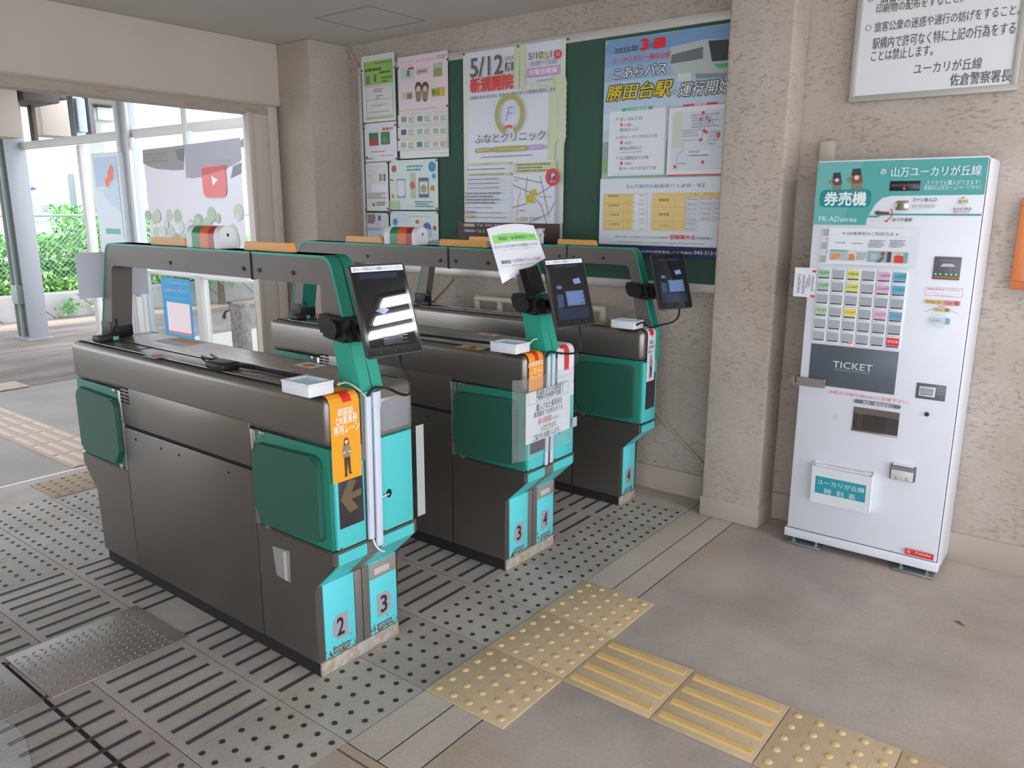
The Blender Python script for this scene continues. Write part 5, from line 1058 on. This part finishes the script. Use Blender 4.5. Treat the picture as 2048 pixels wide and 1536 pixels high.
def checker(x0, x1, y0, y1, lab):
    m = MB(); m.box(x0, x1, y0, y1, 0, .006, PLT, .0015); n = int((x1-x0-.02)/.026)
    for i in range(n):
        for j in range(int((y1-y0-.02)/.026)):
            cx, cy = x0+.015+.026*i, y0+.015+.026*j; a = R(45 if (i+j) % 2 else -45); c, s = math.cos(a)*.0125, math.sin(a)*.0125; px_, py_ = -math.sin(a)*.0045, math.cos(a)*.0045
            pts = [(cx-c, cy-s), (cx+px_, cy+py_), (cx+c, cy+s), (cx-px_, cy-py_)]; top = (cx, cy, .009)
            for k in range(4): m.face([(*pts[k], .006), (*pts[(k+1) % 4], .006), top], PLT, True)
    o = m.build('checker_plate', None, None, False); recenter(o); return tag(o, lab, 'steel plate', 'steel plates in the floor')
checker(.792, 1.225, 2.33, 2.676, 'steel checker plate in the floor beside the nearest gate'); checker(.35, .772, 2.33, 2.66, 'steel checker plate at the left edge of the photo')
m = MB(); q = [atz(*p, .004) for p in ((1908, 1241), (1917, 1245), (1932, 1254), (1929, 1251), (1918, 1242))]; m.face(q, mat('leaf_brown', '#6a4a3a', .7)); tag(recenter(m.build('fallen_leaf')), 'small brown leaf on the floor before the ticket machine', 'leaf')
# ------------------------------------------------------------------ platform beyond the gates
t = NT('brick_paving', .75); br_ = t.n('TexBrick'); br_.inputs['Color1'].default_value = lin('#6b5f58'); br_.inputs['Color2'].default_value = lin('#796c65'); br_.inputs['Mortar'].default_value = lin('#574e49'); br_.inputs['Scale'].default_value = 4.5; br_.inputs['Mortar Size'].default_value = .02
t.l(t.pos, br_.inputs['Vector']); t.col(t.mix(t.math('MULTIPLY', t.ramp(t.noise(t.mapv((.6, 3, 1)), 1.2, 4), .45, .65), .28), br_.outputs['Color'], lin('#b3a9a3'))); BRK = t.m
PLAT = concrete('platform_concrete', '#8b837b', '#9c948c', '#b5aba3', 1.2, .55)
m = MB(); flat(m, -8, 12, 4.47, 6.9, PLAT, -.004); flat(m, -8, 12, 6.9, 10.3, BRK, -.004); flat(m, -8, 12, 10.3, 10.96, PLAT, -.004)
flat(m, -8, 12, 4.4, 4.47, GROUT, -.012); flat(m, -8, 12, 10.9, 40, mat('earth', '#6a7a4a', .95, noise=.3, nscale=3), -.02); flat(m, 3.72, 12, 4.6, 8.2, mat('gravel', '#b9b1a6', .95, noise=.25, nscale=18), -.002); struct(m.build('floor_platform', None, None, False))
WORN = mat('worn_tactile', '#b7a294', .65, noise=.12, nscale=20); WORNB = mat('worn_bar', '#c7b4a6', .6, noise=.1, nscale=25)
def worn_bars(x0, y0, lab):
    m = MB(); m.box(x0+.002, x0+.298, y0+.002, y0+.298, -.004, .002, WORN)
    for i in range(4): c = x0+.0375+.075*i; m.box(c-.017, c+.017, y0+.01, y0+.29, .001, .007, WORNB, .002)
    o = m.build('tactile_tile'); recenter(o); tag(o, lab, 'tactile tile', 'worn tactile tiles on the platform')
ords = ['first', 'second', 'third', 'fourth', 'fifth', 'sixth', 'seventh', 'eighth']
for i in range(8): worn_bars(1.79, 4.48+.3*i, 'worn pinkish ribbed tactile tile on the platform, %s from the doorway' % ords[i])
bump_tile(1.52, 4.06, 0, 'faded brown dotted tactile tile just inside the doorway, left one', mat('brown_tactile', '#a08c76', .65, noise=.12, nscale=20), mat('brown_bump', '#8a7052', .6), 'worn tactile tiles on the platform')
bump_tile(1.82, 4.06, 0, 'faded brown dotted tactile tile just inside the doorway, right one', MATS['brown_tactile'], MATS['brown_bump'], 'worn tactile tiles on the platform')
for i in range(2): bump_tile(1.9+.3*i, 6.88, 0, 'pale dotted tactile tile on the far platform paving, %s one' % ('left', 'right')[i], WORN, WORNB, 'worn tactile tiles on the platform')
OT = mat('orange_tactile', '#c3ab9b', .65); OTB = mat('orange_bump', '#d9b79e', .6)
for i in range(16):
    o = None; x = 2.7+.3*i; m = MB(); m.box(x+.002, x+.298, 10.42, 10.72, -.004, .003, OT)
    for a in range(4): m.box(x+.02+.07*a, x+.055+.07*a, 10.44, 10.70, .002, .008, OTB)
    o = m.build('tactile_tile'); recenter(o); tag(o, 'orange tactile tile in the line along the far edge of the platform', 'tactile tile', 'orange tactile tiles along the platform edge')
# low retaining wall, hedge, fence
CURB = concrete('curb_concrete', '#a9a5a6', '#bab6b6', '#8f8a86', 3, .8); m = MB()
m.box(-6, 12, 10.96, 11.14, -.01, .33, CURB, .02, 3)
for i in range(26): x = -4+.62*i; p = Vector((x, 10.9595, .3)); m.face([(x, 10.9594, .30), (x+.012, 10.9594, .30), (x+.342, 10.9594, .0), (x+.33, 10.9594, .0)], GAP)
struct(m.build('wall_platform_edge'))
LV = [mat('leaf_%d' % i, c, .55) for i, c in enumerate(('#6cae5c', '#8cc870', '#addc8c', '#569a50', '#c8e6a0'))]
def foliage(name, x0, x1, y0, y1, hfun, n, size, lab, seed, cols=(0, 1, 2, 3), zb=.3, sheet=True):
    rnd = random.Random(seed); m = MB()
    for i in range(n):
        x = rnd.uniform(x0, x1); y = rnd.uniform(y0, y1); z = zb+rnd.random()**.8*(hfun(x)-zb); s = size*rnd.uniform(.6, 1.3)
        d = Vector((rnd.gauss(0, 1), rnd.gauss(0, 1)-.3, rnd.gauss(.2, 1))).normalized(); u = d.orthogonal().normalized(); u.rotate(Matrix.Rotation(rnd.random()*6.28, 3, d)); w = d.cross(u); c = Vector((x, y, z))
        m.face([c-u*s, c+w*s*.45, c+u*s, c-w*s*.45], LV[cols[int(rnd.random()*len(cols))]])
    if sheet: m.box(x0, x1, (y0+y1)/2+.15, y1, zb-.1, min(hfun(x0), hfun(x1), hfun((x0+x1)/2))*.8, LV[3])
    return m.build(name, None, None, False)
hed = lambda x: 1.02+.1*math.sin(x*3.1)+.06*math.sin(x*7.7+1)+(.35 if 4.75 < x < 6.2 else 0)
o = foliage('hedge', 1.5, 9.5, 11.2, 11.75, hed, 17000, .043, '', 3, (0, 1, 2, 3, 1)); stuff(o); tag(recenter(o), 'long bright green hedge behind the platform edge', 'hedge')
o = foliage('grass', 1.5, 8.5, 11.14, 11.3, lambda x: .55+.06*math.sin(x*9), 3000, .045, '', 5, (2, 4, 1), sheet=False); stuff(o); tag(recenter(o), 'pale green grass along the foot of the hedge', 'grass')
for i, (u, v, lab) in enumerate(((142, 612, 'low green weed growing from the platform edge wall, left of the two'), (195, 606, 'yellow-green weed growing from the platform edge wall, right of the two'))):
    p = aty(u, v, 10.9); rnd = random.Random(i); m = MB()
    for k in range(60):
        d = Vector((rnd.gauss(0, 1), rnd.gauss(0, 1), rnd.gauss(0, 1))).normalized(); a = d.orthogonal().normalized(); b = d.cross(a); c = p+Vector((rnd.gauss(0, .07-.03*i), rnd.uniform(-.04, .03), rnd.gauss(0, .05+.02*i))); s = .03; m.face([c-a*s, c+b*s*.6, c+a*s, c-b*s*.6], LV[(0, 4)[i]])
    tag(recenter(m.build('weed', None, None, False)), lab, 'weed')
t = thing('wire_fence', 'chain-link fence with a pale top rail behind the hedge', 'fence', (5, 11.15, 0))
FM = mat('fence_metal', '#9fb0a6', .5, .3); m = MB(); m.tube([(0, 11.18, 1.315), (9.5, 11.18, 1.315)], .018, FM, 6); m.build('top_rail', t)
for x in (1.2, 3.2, 6.9, 8.9): m = MB(); m.tube([(x, 11.18, 0), (x, 11.18, 1.32)], .022, FM, 6); m.build('post', t)
m = MB(); n = 0
for i in range(120):
    x = 2.2+.062*i
    for s in (1, -1): m.tube([(x, 11.17, .45), (x+s*.85, 11.17, 1.3)], .0022, mat('fence_wire', '#b9c6be', .5, .3), 3, False)
m.build('wire_mesh', t)
# roadside sign and buildings
t = thing('pharmacy_sign', 'white pharmacy signboard with grey lettering beyond the fence', 'sign', (5.0, 13, 0))
P = Panel((0, 12.97, 0), (1, 0, 0), (0, 0, 1), lift=.002); m = MB(); a, b = aty(-120, 345, 13), aty(139, 350, 13); zt = a.z; c = aty(131, 505, 13)
m.box(a.x, b.x, 12.975, 13.03, c.z, zt, mat('sign_white', '#f4f6fa', .5, emit='#ffffff', es=0)); m.build('board', t); m = MB()
for x in (a.x, b.x): m.box(x-.05, x+.05, 12.96, 13.05, 0, zt+.04, mat('sign_post', '#a9b0b6', .5))
m.build('post', t)
z1 = lambda x, y: (x/6.827, 360+y/6.827)
P.text('薬局', z1(535, 350), z1(865, 445), '#9aa2ad', 0); P.text('西ユーカリの', z1(-520, 352), z1(500, 445), '#9aa2ad', 0); P.text('TEL 043-462-2473', z1(60, 540), z1(800, 585), '#a9b0ba', 0)
c = P.at(*z1(420, 120)); P.circ(c, .165, '#b3bcd4', False, 28); P.circ(c, .15, '#f0f3f8', False, 28); P.poly([z1(380, 125), z1(440, 90), z1(500, 120), z1(470, 140), z1(390, 145)], '#5a6cc0'); P.mb.build('lettering', t, None, False)
t = thing('white_building', 'bright white building beyond the pharmacy sign', 'building', (3, 22, 0)); m = MB(); m.box(-8, 14, 22, 26, 0, 7.5, mat('building_white', '#eef0f2', .8)); m.build('wall', t)
m = MB(); m.box(-8.3, 14.3, 21.6, 26.4, 7.5, 7.8, mat('roof_grey', '#7c7f84', .8)); m.build('roof', t)
for i in range(5): m = MB(); m.box(-5+3.6*i, -3.6+3.6*i, 21.97, 22.02, 3.6, 4.9, mat('far_window', '#b9c6d2', .2)); m.build('window', t)
t = thing('dark_roofed_house', 'dark-roofed house seen over the windbreak screen', 'building', (13, 13.5, 0)); m = MB(); m.box(10.6, 15.4, 12, 15, 0, 2.75, mat('house_wall', '#d9dde0', .8)); m.build('wall', t)
m = MB(); m.prism([(11.5, 2.7), (15.5, 2.7), (13.5, 3.55)], 'x', 10.2, 15.8, mat('roof_slate', '#5d6a70', .7)); m.build('roof', t)
m = MB(); m.box(11.3, 12.1, 11.97, 12.01, 1.2, 2.1, MATS['far_window']); m.build('window', t)
for i, (x, y, s, lab) in enumerate(((7.9, 9.2, 1, 'leafy green shrub beyond the right end of the windbreak'), (6.6, 10.6, .75, 'green shrub beyond the middle of the windbreak'), (10.5, 9.4, 1.3, 'bright green tree top over the right end of the windbreak'))):
    rnd = random.Random(20+i); t = thing('shrub' if i < 2 else 'tree', lab, 'shrub' if i < 2 else 'tree', (x, y, 0)); m = MB(); H = (1.5, 1.2, 4.2)[i]
    for k in range((1500, 1100, 3000)[i]):
        d = Vector((rnd.gauss(0, 1), rnd.gauss(0, 1), rnd.gauss(0, 1))).normalized(); a = d.orthogonal().normalized(); b = d.cross(a); v = Vector((rnd.gauss(0, 1), rnd.gauss(0, 1), rnd.gauss(0, 1))).normalized()*(rnd.random()**.4); c = Vector((x, y, H*.62))+Vector((v.x*.75*s, v.y*.75*s, v.z*H*.4)); q = .05*s+.02
        m.face([c-a*q, c+b*q*.5, c+a*q, c-b*q*.5], LV[rnd.choice((0, 1, 2, 2))])
    m.build('foliage', t, None, False); m = MB(); m.tube([(x, y, -.01), (x, y, H*.6)], [.06, .03], mat('bark', '#6d5c48', .9), 7); m.build('stem', t)
# canopy on its steel posts
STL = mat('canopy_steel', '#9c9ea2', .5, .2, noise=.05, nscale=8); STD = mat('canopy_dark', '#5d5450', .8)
t = thing('canopy', 'platform canopy on grey steel posts, its dark underside at the top left', 'canopy', (2.5, 9.5, 0))
m = MB(); m.box(3.47, 3.67, 9.37, 9.386, 0, 2.9, STL, .003); m.box(3.47, 3.67, 9.676, 9.692, 0, 2.9, STL, .003); m.box(3.562, 3.578, 9.38, 9.68, 0, 2.9, STL); m.box(3.44, 3.70, 9.34, 9.72, -.004, .012, STL); m.build('post', t)
m = MB(); m.tube([(3.50, 9.6, 0), (3.50, 9.6, 2.6)], .024, mat('conduit_green', '#8d9a90', .5), 8); m.build('conduit', t); m = MB(); m.box(3.445, 3.53, 9.5, 9.66, .38, .58, mat('switch_box', '#9aa39c', .5), .01); m.build('switch_box', t)
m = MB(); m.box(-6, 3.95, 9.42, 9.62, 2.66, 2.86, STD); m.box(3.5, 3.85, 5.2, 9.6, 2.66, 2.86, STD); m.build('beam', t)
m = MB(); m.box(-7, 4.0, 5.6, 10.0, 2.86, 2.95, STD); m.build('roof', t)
m = MB(); m.prism([(3.2, 2.62), (3.55, 2.2), (3.6, 2.2), (3.6, 2.62)], 'y', 9.45, 9.56, STD); m.build('bracket', t)
# concrete fascia, eave and box hanging by the canopy post
def slab(par, name, y0, y1, p, q, mm, lab=None):
    a, b = aty(*p, y0), aty(*q, y0); m = MB(); m.box(min(a.x, b.x), max(a.x, b.x), y0, y1, min(a.z, b.z), max(a.z, b.z), mm, .01); return m.build(name, par, lab)
PL = mat('fascia_beige', '#b3a79b', .85)
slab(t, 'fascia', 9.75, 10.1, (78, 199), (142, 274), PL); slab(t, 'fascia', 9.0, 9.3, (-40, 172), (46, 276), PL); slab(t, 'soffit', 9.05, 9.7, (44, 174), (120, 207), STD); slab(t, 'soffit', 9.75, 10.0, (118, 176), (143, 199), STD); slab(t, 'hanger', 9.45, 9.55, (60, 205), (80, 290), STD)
b_ = thing('hanging_box', 'pale grey box hanging under the canopy, right of its post', 'box', aty(163, 266, 8.6))
slab(b_, 'case', 8.6, 8.8, (152, 195), (177, 265), mat('box_pale', '#aebbc0', .5)); slab(b_, 'bracket', 8.62, 8.75, (144, 175), (153, 272), mat('bracket_grey', '#6f7274', .6)); slab(b_, 'bracket', 8.62, 8.75, (177, 180), (183, 270), mat('bracket_grey', '#6f7274', .6))
b_ = thing('distant_eave', 'white wall under a dark eave, seen above the transom of the windbreak', 'building', aty(218, 272, 12.4))
slab(b_, 'eave', 12.2, 12.8, (188, 195), (243, 213), mat('eave_dark', '#6b645f', .8)); slab(b_, 'wall', 12.4, 12.9, (194, 213), (243, 243), mat('wall_pale', '#dfe6ee', .7)); slab(b_, 'lower_wall', 12.4, 12.9, (178, 243), (243, 612), mat('wall_dim', '#a3a49c', .8)); slab(b_, 'post', 12.3, 12.5, (182, 208), (194, 276), mat('eave_dark', '#6b645f', .8))
# windbreak screen along the platform
t = thing('windbreak_screen', 'clear windbreak screen in a pale steel frame along the platform', 'screen', (3.65, 7.2, 0))
FR = mat('screen_frame', '#c3c0ba', .5, noise=.05, nscale=9); FB = mat('screen_post', '#a3a7ae', .45, .2, noise=.06, nscale=12)
for y, w, h, mm in ((7.13, .075, 2.6, FB), (6.15, .04, 2.6, FR), (5.30, .05, 2.6, FR), (8.05, .035, 2.0, FR)):
    m = MB(); m.box(3.61, 3.69, y-w, y+w, 0, h, mm, .004)
    if y == 7.13: m.box(3.585, 3.612, y-.10, y-.06, 0, 2.4, FR, .003); m.box(3.585, 3.612, y+.06, y+.11, 0, 2.4, FR, .003); m.box(3.59, 3.64, y-.06, y+.06, .0, .62, mat('post_sleeve', '#c9cac8', .4), .01)
    m.build('post', t)
for y0, y1, z, d in ((5.2, 9.45, 2.04, .05), (5.2, 7.1, .845, .02), (5.3, 8.05, .06, .05)): m = MB(); m.box(3.625, 3.675, y0, y1, z-d/2, z+d, FR, .004); m.build('rail', t)
for y0, y1 in ((5.35, 6.1), (6.2, 7.05)):
    m = MB(); m.box(3.655, 3.66, y0, y1, .12, .84, glass('dusty_glazing', (.86, .88, .88, 1), .1, .1)); m.build('pane', t)
m = MB()
for y in (7.03, 6.1): m.box(3.60, 3.62, y-.05, y+.02, 1.92, 2.02, mat('bracket_white', '#e4ebec', .4), .003)
m.build('bracket', t)
# banners on the screen
def xpanel(x, lift=.0006): return Panel((x, 0, 0), (0, -1, 0), (0, 0, 1), lift=lift)
zz = lambda x, y: (250+x/6.145, 160+y/6.145)
BANM = mat('banner_cloth', '#dcd8de', .7)
P = xpanel(3.60, .001); A, B = P.at(*zz(215, 850)), P.at(*(498, 562)); P.mb.box(3.60, 3.603, -B[0], -A[0], B[1], A[1], BANM)
P.poly([zz(215, 865), zz(735, 795), zz(725, 1105), zz(600, 1110), zz(400, 1095), zz(300, 1065), zz(222, 1025)], '#8b8886'); P.poly([zz(735, 795), zz(1420, 705), zz(1440, 985), zz(1300, 1060), zz(1150, 1130), zz(950, 1190), zz(830, 1210), zz(750, 1200)], '#9c9aa0'); P.poly([zz(620, 860), zz(735, 840), zz(725, 1000), zz(650, 980)], '#6d6c68'); P.poly([zz(1330, 1060), zz(1440, 1010), zz(1440, 1140), zz(1300, 1210)], '#7f8488'); P.dashes(zz(230, 900), zz(560, 1010), 3, '#7a7874', seed=8)
for k in range(40):
    rnd = random.Random(k); x, y = rnd.uniform(270, 1440), rnd.uniform(1620, 2000); P.circ(zz(x, y), rnd.uniform(.03, .08), rnd.choice(('#a9b8a0', '#b7c2ae', '#9aab92', '#c9cdc6')), n=8)
P.rect(zz(945, 1062), zz(1268, 1440), '#dc7a78', r=.06); P.poly([zz(948, 1085), zz(1250, 1045), zz(1255, 1090), zz(1100, 1140), zz(955, 1180)], '#bd5a58'); P.poly([zz(1068, 1175), zz(1150, 1225), zz(1092, 1300)], '#e6e0e6')
P.text('チャンネル登録', zz(870, 1010), zz(1310, 975), '#b08a92', .01)
finish(P, 'banner', 'large pale banner with a red play-button logo tied to the windbreak screen', 'banner')
P = xpanel(3.62, .001); q = lambda x, y: (260+x/6.827, 480+y/6.827); A, B = P.at(*q(415, 505)), P.at(*q(888, 1415)); BLU = '#3a98c8'; P.mb.box(3.62, 3.6215, -B[0], -A[0], B[1]-.05, A[1], ink(BLU))
P.text('いつもきれいに', q(445, 560), q(800, 615), '#e3a9b4', .03); P.text('ご協力ください', q(465, 660), q(790, 725), '#e3a9b4', .03); P.dashes(q(460, 765), q(840, 825), 2, '#a6cde2'); P.rect(q(500, 838), q(850, 1312), '#eed9da'); P.dashes(q(520, 895), q(805, 935), 1, '#e08c96'); P.rect(q(525, 1228), q(852, 1308), '#e2525c'); P.dashes(q(520, 1320), q(840, 1360), 2, '#8cc0da')
finish(P, 'poster', 'blue poster with a pale pink panel low on the windbreak screen', 'poster')
P = xpanel(3.63, .001); A, B = P.at(262, 590), P.at(300, 672); P.mb.box(3.63, 3.632, 7.4, 7.95, .25, .78, WHTP)
P.rect((-7.93, .77), (-7.42, .55), '#d6c23a', False); P.rect((-7.93, .54), (-7.42, .46), '#55524e', False); P.rect((-7.93, .45), (-7.42, .28), '#d9c64a', False); P.dashes((-7.9, .75), (-7.45, .57), 2, '#5d5530', pix=False); P.dashes((-7.9, .43), (-7.45, .3), 2, '#5d5530', pix=False)
finish(P, 'poster', 'yellow and black poster low on the windbreak, left of its thick post', 'poster')
t = thing('display_case', 'white display case with a blue and orange poster, left of the thick windbreak post', 'display case', (3.6, 7.62, .3))
P = xpanel(3.56, .002); a, b = P.at(186, 316), P.at(249, 478); y0, y1 = -b[0], -a[0]; z0, z1 = b[1], a[1]
m = MB(); m.box(3.562, 3.62, y0-.03, y1+.05, z0-.3, z1+.04, mat('case_white', '#dcdfe2', .5), .01); m.box(3.56, 3.6, y0+.02, y1-.02, .0, z0-.3, MATS['case_white'], .01); m.build('case', t)
P.rect((a[0], z1), (b[0], z0), '#d9dfe8', False); P.rect((a[0], z1), (b[0], z1-.26), '#b7c8dc', False); P.poly([(a[0]+.1, z1-.3), (b[0], z1-.18), (b[0], z1-.5), (a[0]+.25, z1-.42)], '#c6d4e2', False); c = (a[0]+.3, z1-.16); P.circ(c, .055, '#e87a5c', False); P.circ((c[0]-.07, c[1]-.06), .045, '#e87a5c', False); P.circ((c[0]+.03, c[1]+.05), .04, '#e87a5c', False); P.rect((a[0]+.1, z0+.09), (a[0]+.38, z0+.04), '#6fb79c', False); P.mb.build('poster_print', t, None, False)
# standpipe
t = thing('water_tap_post', 'speckled concrete post with a brass tap behind the windbreak', 'tap', (3.5, 5.1, 0))
a, b = atx(468, 606, 3.45), atx(486, 606, 3.45); yc = (a.y+b.y)/2; m = MB(); m.box(3.42, 3.51, b.y-.0, a.y+.02, -.004, a.z, concrete('tap_post', '#8a8680', '#6d6a66', '#a9a6a2', 30, .9), .006); m.build('post', t)
m = MB(); BR = mat('brass_old', '#5d574c', .4, .6); z = a.z-.06; m.tube(smooth([(3.45, a.y+.01, z), (3.45, a.y+.07, z), (3.45, a.y+.12, z-.015), (3.45, a.y+.15, z-.05)]), .011, BR, 8); m.tube([(3.45, a.y+.06, z), (3.45, a.y+.06, z+.05)], .008, BR, 6); m.tube([(3.45, a.y+.03, z+.055), (3.45, a.y+.09, z+.055)], .008, BR, 6); m.tube([(3.45, a.y+.15, z-.04), (3.45, a.y+.15, z-.075)], .017, BR, 8); m.build('tap', t)
bpy.data.objects.remove(_to); bpy.data.curves.remove(_tc)
bpy.context.view_layer.update()
